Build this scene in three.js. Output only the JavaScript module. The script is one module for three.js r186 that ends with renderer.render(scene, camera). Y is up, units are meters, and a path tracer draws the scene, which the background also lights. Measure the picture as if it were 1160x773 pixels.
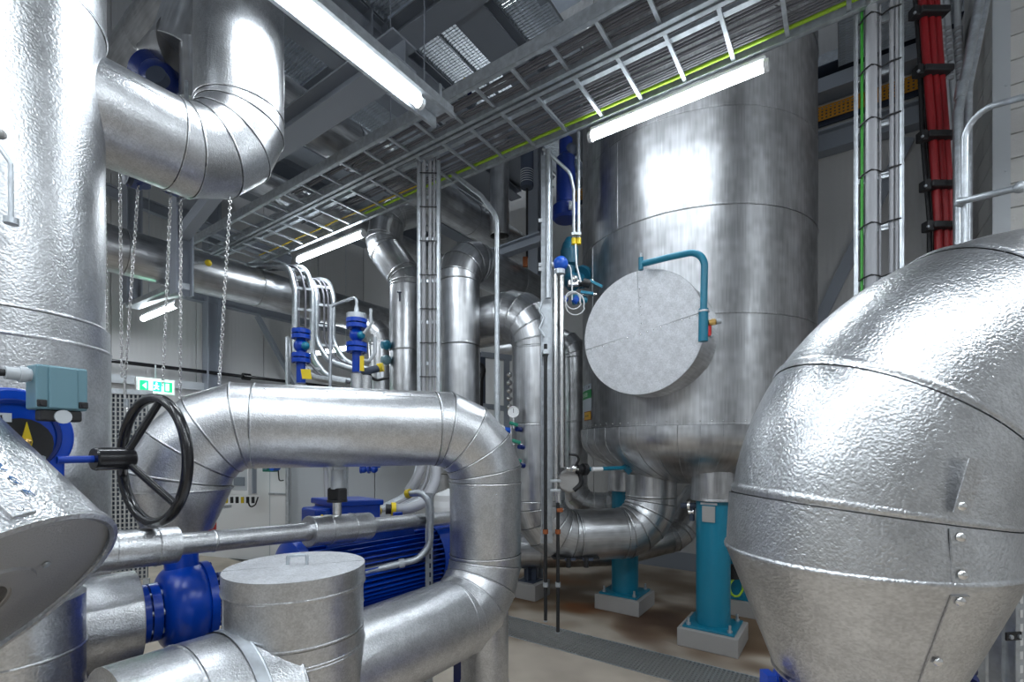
import * as THREE from 'three';
import { mergeGeometries } from 'three/addons/utils/BufferGeometryUtils.js';
import { RoundedBoxGeometry } from 'three/addons/geometries/RoundedBoxGeometry.js';
import { RectAreaLightUniformsLib } from 'three/addons/lights/RectAreaLightUniformsLib.js';

// ------------------------------------------------------------------ camera, exposure
const F = 540, HZ = 507, YAW = 34.9 * Math.PI / 180, EYE = 1.65;
const CS = Math.cos(YAW), SN = Math.sin(YAW);
const scene = new THREE.Scene();
scene.background = new THREE.Color(0x000000);
const camera = new THREE.PerspectiveCamera(2 * Math.atan(386.5 / F) * 180 / Math.PI, 1160 / 773, 0.05, 60);
camera.position.set(0, EYE, 0);
camera.rotation.y = YAW;
camera.setViewOffset(1160, 773, 0, -(HZ - 386.5), 1160, 773);   // shift lens: verticals stay vertical
const renderer = new THREE.WebGLRenderer();
renderer.toneMapping = THREE.LinearToneMapping;
renderer.toneMappingExposure = 1.32;
renderer.shadowMap.enabled = true;
RectAreaLightUniformsLib.init();
const LAMP_COLOR = new THREE.Color().setRGB(0.87, 0.945, 1.0);
const LAMP_POWER = 60, LAMP_GLOW = 15;

// ------------------------------------------------------------------ measuring helpers
const V = (x, y, z) => new THREE.Vector3(x, y, z);
const C = (X, d, y) => V(X * CS - d * SN, y, -X * SN - d * CS);               // metres right of / ahead of the tripod -> room
const at = (u, v, d) => C((u - 580) / F * d, d, EYE + (HZ - v) / F * d);
const UPV = V(0, 1, 0);
const lerp = (a, b, t) => a + (b - a) * t;
let seed = 7;
const rnd = () => { seed = (seed * 1664525 + 1013904223) >>> 0; return seed / 4294967296; };

// ------------------------------------------------------------------ textures
function lattice(n) { const a = new Float32Array(n * n); for (let i = 0; i < a.length; i++) a[i] = rnd(); return a; }
function pnoise(freqX, freqY) {
  const n = 256, L = lattice(n);
  return (x, y) => {
    x = ((x % 1) + 1) % 1 * freqX; y = ((y % 1) + 1) % 1 * freqY;
    const xi = Math.floor(x), yi = Math.floor(y); let fx = x - xi, fy = y - yi;
    fx = fx * fx * (3 - 2 * fx); fy = fy * fy * (3 - 2 * fy);
    const g = (i, j) => L[((j % freqY + freqY) % freqY % n) * n + ((i % freqX + freqX) % freqX % n)];
    return lerp(lerp(g(xi, yi), g(xi + 1, yi), fx), lerp(g(xi, yi + 1), g(xi + 1, yi + 1), fx), fy);
  };
}
function tex(w, h, fn, { srgb = false, metres = [1, 1], wrap = true } = {}) {
  const a = new Uint8Array(w * h * 4);
  for (let j = 0; j < h; j++) for (let i = 0; i < w; i++) {
    const c = fn((i + .5) / w, (j + .5) / h), k = (j * w + i) * 4;
    for (let q = 0; q < 3; q++) a[k + q] = Math.max(0, Math.min(255, Math.round(255 * (Array.isArray(c) ? c[q] : c))));
    a[k + 3] = 255;
  }
  const t = new THREE.DataTexture(a, w, h);
  t.magFilter = THREE.LinearFilter; t.minFilter = THREE.LinearMipmapLinearFilter; t.generateMipmaps = true;
  if (wrap) t.wrapS = t.wrapT = THREE.RepeatWrapping;
  if (srgb) t.colorSpace = THREE.SRGBColorSpace;
  t.repeat.set(1 / metres[0], 1 / metres[1]); t.needsUpdate = true;
  return t;
}
// stucco embossing: rounded hammered pits about 8 mm across
const nA = pnoise(52, 52), nB = pnoise(97, 97), nC = pnoise(5, 5);
const stucco = (x, y) => { const v = .62 * nA(x, y) + .38 * nB(x, y); return Math.max(0, Math.min(1, .5 + (v - .5) * 1.7)); };
const stuccoTex = tex(512, 512, stucco, { metres: [.30, .30] });
const stuccoFine = tex(512, 512, stucco, { metres: [.20, .20] });
const nS1 = pnoise(180, 3), nS2 = pnoise(90, 7), nBl = pnoise(6, 6), nBl2 = pnoise(17, 17);
const brushedRough = tex(512, 512, (x, y) => .8 + .16 * (nS1(x, y) - .5) + .14 * (nBl(x, y) - .5), { metres: [.8, .8] });
const blotchRough = tex(256, 256, (x, y) => .8 + .16 * (nBl(x, y) - .5) + .12 * (nBl2(x, y) - .5), { metres: [.9, .9] });
const galvTex = tex(256, 256, (x, y) => { const v = .93 + .10 * (nBl2(x, y) - .5) + .06 * (nA(x, y) - .5); return [v, v, v]; }, { srgb: true, metres: [.5, .5] });
const fineNoise = tex(256, 256, (x, y) => .5 + .5 * (nB(x, y) - .5) + .5 * (nBl2(x, y) - .5), { metres: [.6, .6] });
const rib = tex(128, 8, x => .5 + .5 * Math.sin(x * Math.PI * 2), { metres: [.06, 1] });

const grainOf = (m) => tex(512, 512, (x, y) => { const v = .93 + .09 * (stucco(x, y) - .5) + .06 * (nBl(x, y) - .5) + .04 * (nBl2(x, y) - .5); return [v, v, v]; }, { srgb: true, metres: [m, m] });
const grainNear = grainOf(.30), grainMid = grainOf(.24);
const grainFar = tex(512, 512, (x, y) => { const v = .92 + .10 * (nS2(x, y) - .5) + .10 * (nBl2(x, y) - .5) + .10 * (nBl(x, y) - .5); return [v, v, v * 1.0]; }, { srgb: true, metres: [.9, .9] });
// ------------------------------------------------------------------ materials
const lin = (r, g, b) => new THREE.Color().setRGB(r, g, b);
const std = (name, o) => { const m = new THREE.MeshStandardMaterial(o); m.name = name; return m; };
const M = {
  aluNear: std('embossed_aluminium', { map: grainNear, color: lin(.72, .73, .75), metalness: 1, roughness: .42, roughnessMap: blotchRough, bumpMap: stuccoTex, bumpScale: .0006 }),
  aluBig: std('embossed_aluminium_coarse', { map: grainNear, color: lin(.72, .73, .75), metalness: 1, roughness: .40, roughnessMap: blotchRough, bumpMap: stuccoTex, bumpScale: .0009 }),
  aluMid: std('embossed_aluminium_fine', { map: grainMid, color: lin(.70, .71, .73), metalness: 1, roughness: .42, roughnessMap: blotchRough, bumpMap: stuccoFine, bumpScale: .0005 }),
  aluFar: std('plain_aluminium', { map: grainFar, color: lin(.68, .69, .71), metalness: 1, roughness: .42, roughnessMap: brushedRough }),
  tank: Object.assign(new THREE.MeshPhysicalMaterial({ map: grainFar, color: lin(.66, .67, .69), metalness: 1, roughness: .68, roughnessMap: brushedRough, anisotropy: .88, anisotropyRotation: Math.PI / 2 }), { name: 'tank_aluminium' }),
  cover: std('cover_plate', { map: grainMid, color: lin(.74, .75, .78), metalness: .9, roughness: .62, bumpMap: stuccoFine, bumpScale: .0006 }),
  dull: std('dull_end_plate', { color: lin(.50, .49, .48), metalness: 1, roughness: .55, bumpMap: stuccoFine, bumpScale: .0006 }),
  galv: std('galvanised_steel', { color: lin(.62, .66, .70), metalness: .75, roughness: .42, map: galvTex }),
  chrome: std('stainless_tube', { color: lin(.80, .80, .80), metalness: 1, roughness: .22 }),
  steel: std('grey_painted_steel', { color: lin(.30, .33, .38), metalness: .1, roughness: .5 }),
  steelDark: std('dark_painted_steel', { color: lin(.05, .065, .10), metalness: .1, roughness: .5 }),
  blue: std('blue_paint', { color: lin(.0, .05, .42), metalness: 0, roughness: .28 }),
  blueDark: std('dark_blue_paint', { color: lin(.001, .018, .16), metalness: 0, roughness: .32 }),
  blueHandle: std('blue_plastic', { color: lin(.01, .10, .55), metalness: 0, roughness: .35 }),
  teal: std('teal_paint', { color: lin(.006, .19, .30), metalness: 0, roughness: .35 }),
  tealDark: std('dark_teal_paint', { color: lin(.008, .09, .15), metalness: 0, roughness: .35 }),
  tealBox: std('grey_teal_paint', { color: lin(.14, .26, .31), metalness: .1, roughness: .38 }),
  black: std('black_enamel', { color: lin(.012, .012, .014), metalness: 0, roughness: .2 }),
  rubber: std('black_rubber', { color: lin(.015, .015, .017), metalness: 0, roughness: .55 }),
  yellow: std('yellow_plastic', { color: lin(.75, .55, .015), metalness: 0, roughness: .4 }),
  earth: std('green_yellow_cable', { color: lin(.38, .62, .03), metalness: 0, roughness: .4 }),
  green: std('green_cable', { color: lin(.06, .40, .05), metalness: 0, roughness: .4 }),
  greenDark: std('green_plastic', { color: lin(.01, .20, .13), metalness: 0, roughness: .4 }),
  cable: std('grey_cable', { color: lin(.34, .345, .37), metalness: 0, roughness: .45 }),
  cableTray: std('dull_grey_cable', { color: lin(.17, .17, .19), metalness: 0, roughness: .55 }),
  cableDark: std('dark_grey_cable', { color: lin(.12, .12, .14), metalness: 0, roughness: .45 }),
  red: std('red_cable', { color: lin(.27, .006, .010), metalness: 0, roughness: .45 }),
  redPaint: std('red_paint', { color: lin(.60, .015, .015), metalness: 0, roughness: .3 }),
  brass: std('brass', { color: lin(.75, .50, .18), metalness: 1, roughness: .3 }),
  white: std('white_enamel', { color: lin(.80, .81, .82), metalness: 0, roughness: .45 }),
  greyBox: std('light_grey_paint', { color: lin(.50, .53, .56), metalness: 0, roughness: .5 }),
  glassDark: std('dark_display', { color: lin(.20, .23, .27), metalness: 0, roughness: .15 }),
  panel: std('wall_panel', { color: lin(.56, .56, .56), metalness: 0, roughness: .5, bumpMap: rib, bumpScale: .0015 }),
  panelPlain: std('plain_wall', { color: lin(.66, .66, .66), metalness: 0, roughness: .6 }),
  block: std('block_masonry', { color: lin(.60, .59, .58), metalness: 0, roughness: .85, bumpMap: fineNoise, bumpScale: .002 }),
  mortar: std('mortar', { color: lin(.38, .37, .36), metalness: 0, roughness: .95 }),
  concrete: std('concrete_plinth', { color: lin(.36, .35, .34), metalness: 0, roughness: .85, bumpMap: fineNoise, bumpScale: .0015 }),
  roof: std('roof_deck', { color: lin(.55, .60, .68), metalness: 0, roughness: .7 }),
  rust: std('rusty_clamp', { color: lin(.30, .09, .03), metalness: .2, roughness: .8 }),
  orange: std('orange_mesh', { color: lin(.55, .25, .02), metalness: 0, roughness: .6 }),
  filter: std('filter_slats', { color: lin(.42, .43, .43), metalness: .4, roughness: .5 }),
  lamp: std('lamp_diffuser', { color: lin(.9, .9, .9), emissive: LAMP_COLOR, emissiveIntensity: LAMP_GLOW, roughness: .4 }),
};

// ------------------------------------------------------------------ object bookkeeping
const taken = {};
function numbered(n) { const k = taken[n] = (taken[n] ?? -1) + 1; return k ? `${n}_${String(k).padStart(3, '0')}` : n; }
function thing(name, label, category, base, group, kind) {
  const o = new THREE.Group(); o.name = numbered(name); o.position.copy(base); o.userData = { label, category };
  if (group) o.userData.group = group;
  if (kind) { o.userData.kind = kind; }
  scene.add(o); return o;
}
function structure(name, base = V(0, 0, 0), label) { const o = new THREE.Group(); o.name = name; o.position.copy(base); o.userData = { kind: 'structure' }; if (label) o.userData.label = label; scene.add(o); return o; }
function rootOf(o) { while (o.parent && o.parent !== scene) o = o.parent; return o; }
function part(parent, name, geo, mat, label) {
  const g = Array.isArray(geo) ? merge(geo) : geo, r = rootOf(parent);
  g.translate(-r.position.x, -r.position.y, -r.position.z);
  const m = new THREE.Mesh(g, mat); m.name = name; m.castShadow = m.receiveShadow = true; parent.add(m);
  if (label) m.userData.label = label;
  return m;
}
function single(name, label, category, base, geo, mat, group) {      // a thing that is one mesh
  const g = Array.isArray(geo) ? merge(geo) : geo; g.translate(-base.x, -base.y, -base.z);
  const m = new THREE.Mesh(g, mat); m.name = numbered(name); m.position.copy(base); m.castShadow = m.receiveShadow = true;
  m.userData = { label, category }; if (group) m.userData.group = group; scene.add(m); return m;
}
function merge(list) { return mergeGeometries(list.map(g => { const q = g.index ? g.toNonIndexed() : g; for (const k of Object.keys(q.attributes)) if (!['position', 'normal', 'uv'].includes(k)) q.deleteAttribute(k); return q; })); }

// ------------------------------------------------------------------ geometry helpers (world coordinates, uv in metres)
function frameOf(dir) { const a = Math.abs(dir.y) > .9 ? V(1, 0, 0) : UPV; const e1 = a.clone().sub(dir.clone().multiplyScalar(a.dot(dir))).normalize(); return [e1, dir.clone().cross(e1).normalize()]; }
// ring profile around the axis p0->p1 between two (possibly slanting) end planes
function sleeve(p0, p1, r0, { r1 = r0, n0, n1, seg = 40, bead = .004, bw = .012, ends = [1, 0], cap0 = false, cap1 = false, gap = 0 } = {}) {
  const dir = p1.clone().sub(p0), L = dir.length(); dir.normalize(); n0 = n0 || dir; n1 = n1 || dir;
  const [e1, e2] = frameOf(dir), rows = [], R = s => lerp(r0, r1, s / L);
  const bwL = Math.min(bw, L * .2);
  if (ends[0]) for (const [t, h] of [[0, 0], [.2, .75], [.5, 1], [.8, .75], [1, 0]]) rows.push([0, t * bwL, h * bead]); else rows.push([0, 0, 0]);
  rows.push([0, bwL * 1.3, 0]); rows.push([1, bwL * 1.3, 0]);
  if (ends[1]) for (const [t, h] of [[1, 0], [.8, .75], [.5, 1], [.2, .75], [0, 0]]) rows.push([1, t * bwL, h * bead]); else rows.push([1, 0, 0]);
  const pos = [], uv = [], idx = [], nor = [];
  const prof = rows.map(([k, s, h]) => { const ss = k ? L - s : s; return [ss, R(ss) + h]; });
  const slope = (r1 - r0) / L;
  rows.forEach(([k, s, h], i) => {
    const a = prof[Math.max(0, i - 1)], b = prof[Math.min(rows.length - 1, i + 1)];
    let ds = b[0] - a[0], dr = b[1] - a[1]; if (h === 0) { ds = 1; dr = slope; }
    const nl = Math.hypot(ds, dr);
    for (let j = 0; j <= seg; j++) {
      const f = j / seg * Math.PI * 2, c = Math.cos(f), q = Math.sin(f), r = prof[i][1];
      const ox = e1.clone().multiplyScalar(c).add(e2.clone().multiplyScalar(q)), o = ox.clone().multiplyScalar(r);
      const n = k ? n1 : n0, sh = -n.dot(o) / n.dot(dir), S = (k ? L - s - gap : s) + sh;
      const p = p0.clone().add(o).add(dir.clone().multiplyScalar(S));
      pos.push(p.x, p.y, p.z); uv.push(f * r0, S);
      const nn = ox.multiplyScalar(ds / nl).add(dir.clone().multiplyScalar(-dr / nl)); nor.push(nn.x, nn.y, nn.z);
    }
  });
  const w = seg + 1;
  for (let i = 0; i < rows.length - 1; i++) for (let j = 0; j < seg; j++) { const a = i * w + j; idx.push(a, a + 1, a + w, a + 1, a + w + 1, a + w); }
  for (const [on, row, n, p, sgn] of [[cap0, 0, n0, p0, -1], [cap1, rows.length - 1, n1, p1, 1]]) if (on) {
    const st = pos.length / 3; pos.push(p.x, p.y, p.z); uv.push(0, 0); nor.push(n.x * sgn, n.y * sgn, n.z * sgn);
    for (let j = 0; j <= seg; j++) { const k = (row * w + j) * 3; pos.push(pos[k], pos[k + 1], pos[k + 2]); nor.push(n.x * sgn, n.y * sgn, n.z * sgn); const f = j / seg * Math.PI * 2; uv.push(Math.cos(f) * r0, Math.sin(f) * r0); }
    for (let j = 0; j < seg; j++) sgn > 0 ? idx.push(st, st + 1 + j, st + 2 + j) : idx.push(st, st + 2 + j, st + 1 + j);
  }
  return geom(pos, nor, uv, idx);
}
function geom(pos, nor, uv, idx) { const g = new THREE.BufferGeometry(); g.setAttribute('position', new THREE.Float32BufferAttribute(pos, 3)); g.setAttribute('normal', new THREE.Float32BufferAttribute(nor, 3)); g.setAttribute('uv', new THREE.Float32BufferAttribute(uv, 2)); g.setIndex(idx); return g; }
const cyl = (p0, p1, r0, r1 = r0, seg = 20) => sleeve(p0, p1, r0, { r1, seg, ends: [0, 0], cap0: true, cap1: true });
// revolve [distance along axis, radius] about p in direction dir; hard edges where a point is repeated
function lathe(p, dir, prof, seg = 32) {
  dir = dir.clone().normalize(); const [e1, e2] = frameOf(dir), pos = [], nor = [], uv = [], idx = []; let acc = 0, base = 0;
  for (let i = 0; i < prof.length - 1; i++) {
    const [s0, r0, sm] = prof[i], [s1, r1] = prof[i + 1], ds = s1 - s0, dr = r1 - r0, l = Math.hypot(ds, dr) || 1e-9; if (l < 1e-7) continue;
    for (const [s, r, a] of [[s0, r0, acc], [s1, r1, acc + l]]) for (let j = 0; j <= seg; j++) {
      const f = j / seg * Math.PI * 2, o = e1.clone().multiplyScalar(Math.cos(f)).add(e2.clone().multiplyScalar(Math.sin(f)));
      const q = p.clone().add(o.clone().multiplyScalar(r)).add(dir.clone().multiplyScalar(s)); pos.push(q.x, q.y, q.z);
      const n = o.multiplyScalar(ds / l).add(dir.clone().multiplyScalar(-dr / l)); nor.push(n.x, n.y, n.z); uv.push(f * Math.max(r0, r1), a);
    }
    for (let j = 0; j < seg; j++) { const a = base + j, b = a + seg + 1; idx.push(a, a + 1, b, a + 1, b + 1, b); }
    base += 2 * (seg + 1); acc += l;
  }
  return geom(pos, nor, uv, idx);
}
function smoothLathe(p, dir, prof, seg = 48) {                       // same, smooth along the profile
  dir = dir.clone().normalize(); const [e1, e2] = frameOf(dir), pos = [], nor = [], uv = [], idx = []; let acc = 0;
  prof.forEach(([s, r], i) => {
    const a = prof[Math.max(0, i - 1)], b = prof[Math.min(prof.length - 1, i + 1)], ds = b[0] - a[0], dr = b[1] - a[1], l = Math.hypot(ds, dr) || 1;
    if (i) acc += Math.hypot(s - prof[i - 1][0], r - prof[i - 1][1]);
    for (let j = 0; j <= seg; j++) {
      const f = j / seg * Math.PI * 2, o = e1.clone().multiplyScalar(Math.cos(f)).add(e2.clone().multiplyScalar(Math.sin(f)));
      const q = p.clone().add(o.clone().multiplyScalar(r)).add(dir.clone().multiplyScalar(s)); pos.push(q.x, q.y, q.z);
      const n = o.multiplyScalar(ds / l).add(dir.clone().multiplyScalar(-dr / l)); nor.push(n.x, n.y, n.z); uv.push(f * r, acc);
    }
  });
  const w = seg + 1; for (let i = 0; i < prof.length - 1; i++) for (let j = 0; j < seg; j++) { const a = i * w + j; idx.push(a, a + 1, a + w, a + 1, a + w + 1, a + w); }
  return geom(pos, nor, uv, idx);
}
function basisMatrix(x, y, z, p) { return new THREE.Matrix4().makeBasis(x, y, z).setPosition(p); }
function bar(p0, p1, w, h, up = UPV, bevel = 0) {                   // box along p0->p1, w across, h along up
  const z = p1.clone().sub(p0), L = z.length(); z.normalize(); let x = up.clone().cross(z); if (x.length() < 1e-4) x = V(1, 0, 0).cross(z); x.normalize(); const y = z.clone().cross(x);
  const g = bevel ? new RoundedBoxGeometry(w, h, L, 2, bevel) : new THREE.BoxGeometry(w, h, L);
  boxUV(g); return g.applyMatrix4(basisMatrix(x, y, z, p0.clone().add(p1).multiplyScalar(.5)));
}
function boxUV(g) { const p = g.attributes.position, n = g.attributes.normal, u = g.attributes.uv; for (let i = 0; i < p.count; i++) { const ax = Math.abs(n.getX(i)), ay = Math.abs(n.getY(i)), az = Math.abs(n.getZ(i)); if (ax >= ay && ax >= az) u.setXY(i, p.getZ(i), p.getY(i)); else if (ay >= az) u.setXY(i, p.getX(i), p.getZ(i)); else u.setXY(i, p.getX(i), p.getY(i)); } return g; }
function box(x0, x1, y0, y1, z0, z1, bevel = 0) { const g = bevel ? new RoundedBoxGeometry(x1 - x0, y1 - y0, z1 - z0, 2, bevel) : new THREE.BoxGeometry(x1 - x0, y1 - y0, z1 - z0); boxUV(g); return g.translate((x0 + x1) / 2, (y0 + y1) / 2, (z0 + z1) / 2); }
function obox(c, ex, ey, ez, w, h, d, bevel = 0) { if (ex.clone().cross(ey).dot(ez) < 0) ez = ez.clone().negate(); const g = bevel ? new RoundedBoxGeometry(w, h, d, 2, bevel) : new THREE.BoxGeometry(w, h, d); boxUV(g); return g.applyMatrix4(basisMatrix(ex, ey, ez, c)); }
function ball(c, r, sx = 1, sy = 1, sz = 1, seg = 20) { return new THREE.SphereGeometry(r, seg, Math.round(seg * .7)).scale(sx, sy, sz).translate(c.x, c.y, c.z); }
function fillet(pts, rad, n = 6) {
  const out = [pts[0].clone()];
  for (let i = 1; i < pts.length - 1; i++) {
    const p = pts[i], d1 = p.clone().sub(pts[i - 1]), d2 = pts[i + 1].clone().sub(p), l = Math.min(d1.length(), d2.length()) * .49; d1.normalize(); d2.normalize();
    const th = Math.acos(Math.max(-1, Math.min(1, d1.dot(d2)))); if (th < .02) { out.push(p.clone()); continue; }
    const T = Math.min(rad * Math.tan(th / 2), l), R = T / Math.tan(th / 2), nr = d2.clone().sub(d1.clone().multiplyScalar(d1.dot(d2))).normalize(), c = p.clone().sub(d1.clone().multiplyScalar(T)).add(nr.clone().multiplyScalar(R));
    for (let k = 0; k <= n; k++) { const a = th * k / n; out.push(c.clone().sub(nr.clone().multiplyScalar(R * Math.cos(a))).add(d1.clone().multiplyScalar(R * Math.sin(a)))); }
  }
  out.push(pts[pts.length - 1].clone()); return out;
}
function sweep(pts, r, seg = 10, caps = true, shape, e0) {               // round tube (or closed 2-D shape) along points
  const pos = [], nor = [], uv = [], idx = []; let e1 = e0 && e0.clone(), acc = 0; const m = pts.length;
  const ring = shape || Array.from({ length: seg + 1 }, (_, j) => [Math.cos(j / seg * 2 * Math.PI) * r, Math.sin(j / seg * 2 * Math.PI) * r]);
  for (let i = 0; i < m; i++) {
    const t = pts[Math.min(m - 1, i + 1)].clone().sub(pts[Math.max(0, i - 1)]).normalize();
    if (!e1) e1 = frameOf(t)[0]; else e1.sub(t.clone().multiplyScalar(e1.dot(t))).normalize();
    const e2 = t.clone().cross(e1); if (i) acc += pts[i].distanceTo(pts[i - 1]);
    ring.forEach(([a, b], j) => { const o = e1.clone().multiplyScalar(a).add(e2.clone().multiplyScalar(b)), p = pts[i].clone().add(o); pos.push(p.x, p.y, p.z); o.normalize(); nor.push(o.x, o.y, o.z); uv.push(j / ring.length * 6.28 * r, acc); });
  }
  const w = ring.length; for (let i = 0; i < m - 1; i++) for (let j = 0; j < w - 1; j++) { const a = i * w + j; idx.push(a, a + 1, a + w, a + 1, a + w + 1, a + w); }
  if (caps) for (const [i, s] of [[0, -1], [m - 1, 1]]) { const st = pos.length / 3, t = pts[i].clone().sub(pts[i ? i - 1 : 1]).normalize(); pos.push(pts[i].x, pts[i].y, pts[i].z); nor.push(t.x, t.y, t.z); uv.push(0, 0); for (let j = 0; j < w; j++) { const k = (i * w + j) * 3; pos.push(pos[k], pos[k + 1], pos[k + 2]); nor.push(t.x, t.y, t.z); uv.push(0, 0); } for (let j = 0; j < w - 1; j++) s > 0 ? idx.push(st, st + 1 + j, st + 2 + j) : idx.push(st, st + 2 + j, st + 1 + j); }
  return geom(pos, nor, uv, idx);
}
const pipeRun = (pts, r, bend = .08, seg = 10) => sweep(fillet(pts, bend), r, seg);
function hbeam(p0, p1, h, w, tf = .015, tw = .012) {               // H section, centre line p0->p1
  const z = p1.clone().sub(p0).normalize(); let up = Math.abs(z.y) > .9 ? V(0, 0, 1) : UPV; const dy = up.clone().multiplyScalar((h - tf) / 2);
  return merge([bar(p0.clone().add(dy), p1.clone().add(dy), w, tf, up), bar(p0.clone().sub(dy), p1.clone().sub(dy), w, tf, up), bar(p0, p1, tw, h - 2 * tf, up)]);
}
function bolt(p, n, r = .008, h = .008) { return lathe(p, n, [[0, r], [h, r], [h, 0]], 6); }
function rivet(p, n, r = .006) { return smoothLathe(p, n, [[0, r], [r * .35, r * .85], [r * .6, r * .45], [r * .65, 0]], 8); }
const off = (p, d, s) => p.clone().add(d.clone().multiplyScalar(s));

// insulated pipe with sheet-metal cladding: straight sheets and mitred elbow gores, each a piece of its own
function clad(t, path, r, { bend = r * 1.5, gores = 4, mat = M.aluMid, sheet = 1.0, bead = .004, bw = .012, seg = 40, capS = false, capE = false, lap = null, rivets = false } = {}) {
  const riv = [];
  let cur = path[0].clone(), first = true;
  const straight = (a, b, last) => {
    const L = a.distanceTo(b); if (L < .02) return; const n = Math.max(1, Math.round(L / sheet)), dir = b.clone().sub(a).normalize();
    for (let k = 0; k < n; k++) {
      const p = off(a, dir, L * k / n), q = off(a, dir, L * (k + 1) / n), list = [sleeve(p, q, r + .002, { r1: r, seg, gap: bw * .3, bead: bead * .8, bw, cap0: capS && first && k === 0, cap1: capE && last && k === n - 1 })];
      if (lap !== null) {
        const [e1, e2] = frameOf(dir), o = e1.clone().multiplyScalar(Math.cos(lap)).add(e2.clone().multiplyScalar(Math.sin(lap))), c = off(p, o, r), c2 = off(q, o, r);
        list.push(bar(off(c, dir, bw), off(c2, dir, -bw), .022, .003, o));
        if (rivets) for (let s = .05; s < L / n - .03; s += .12) riv.push(rivet(off(off(c, dir, s), o, .0012), o, .0045));
      }
      part(t, 'cladding_sheet', list, mat);
    }
    first = false;
  };
  for (let i = 1; i < path.length - 1; i++) {
    const P = path[i], d1 = P.clone().sub(path[i - 1]).normalize(), d2 = path[i + 1].clone().sub(P).normalize(), th = Math.acos(Math.max(-1, Math.min(1, d1.dot(d2))));
    const T = bend * Math.tan(th / 2), nr = d2.clone().sub(d1.clone().multiplyScalar(d1.dot(d2))).normalize(), ts = off(P, d1, -T), te = off(P, d2, T), c = off(ts, nr, bend);
    const N = Math.max(2, Math.round(gores * th / (Math.PI / 2)));
    straight(cur, ts, false);
    let p = ts, n0 = d1;
    for (let k = 0; k <= N; k++) {
      let q, n1; if (k < N) { const a = (k + .5) * th / N, R = bend / Math.cos(th / 2 / N); q = c.clone().sub(nr.clone().multiplyScalar(R * Math.cos(a))).add(d1.clone().multiplyScalar(R * Math.sin(a))); n1 = d1.clone().multiplyScalar(Math.cos(a)).add(nr.clone().multiplyScalar(Math.sin(a))); } else { q = te; n1 = d2; }
      part(t, 'elbow_gore', sleeve(p, q, r + .002, { r1: r, n0, n1, seg, gap: bw * .3, bead: bead * .7, bw: bw * .8 }), mat); p = q; n0 = n1;
    }
    cur = te; first = false;
  }
  straight(cur, path[path.length - 1], true);
  if (riv.length) { const m = part(t, 'rivets', riv, M.chrome); m.userData.kind = 'stuff'; }
  return t;
}
function pipe(name, label, path, r, o = {}) { const b = path.reduce((a, p) => p.y < a.y ? p : a); return clad(thing(name, label, 'pipe', b, o.group), path, r, o); }
const AX = V(0, 0, -1), BX = V(-1, 0, 0);                          // the two directions the hall is laid out on

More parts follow.
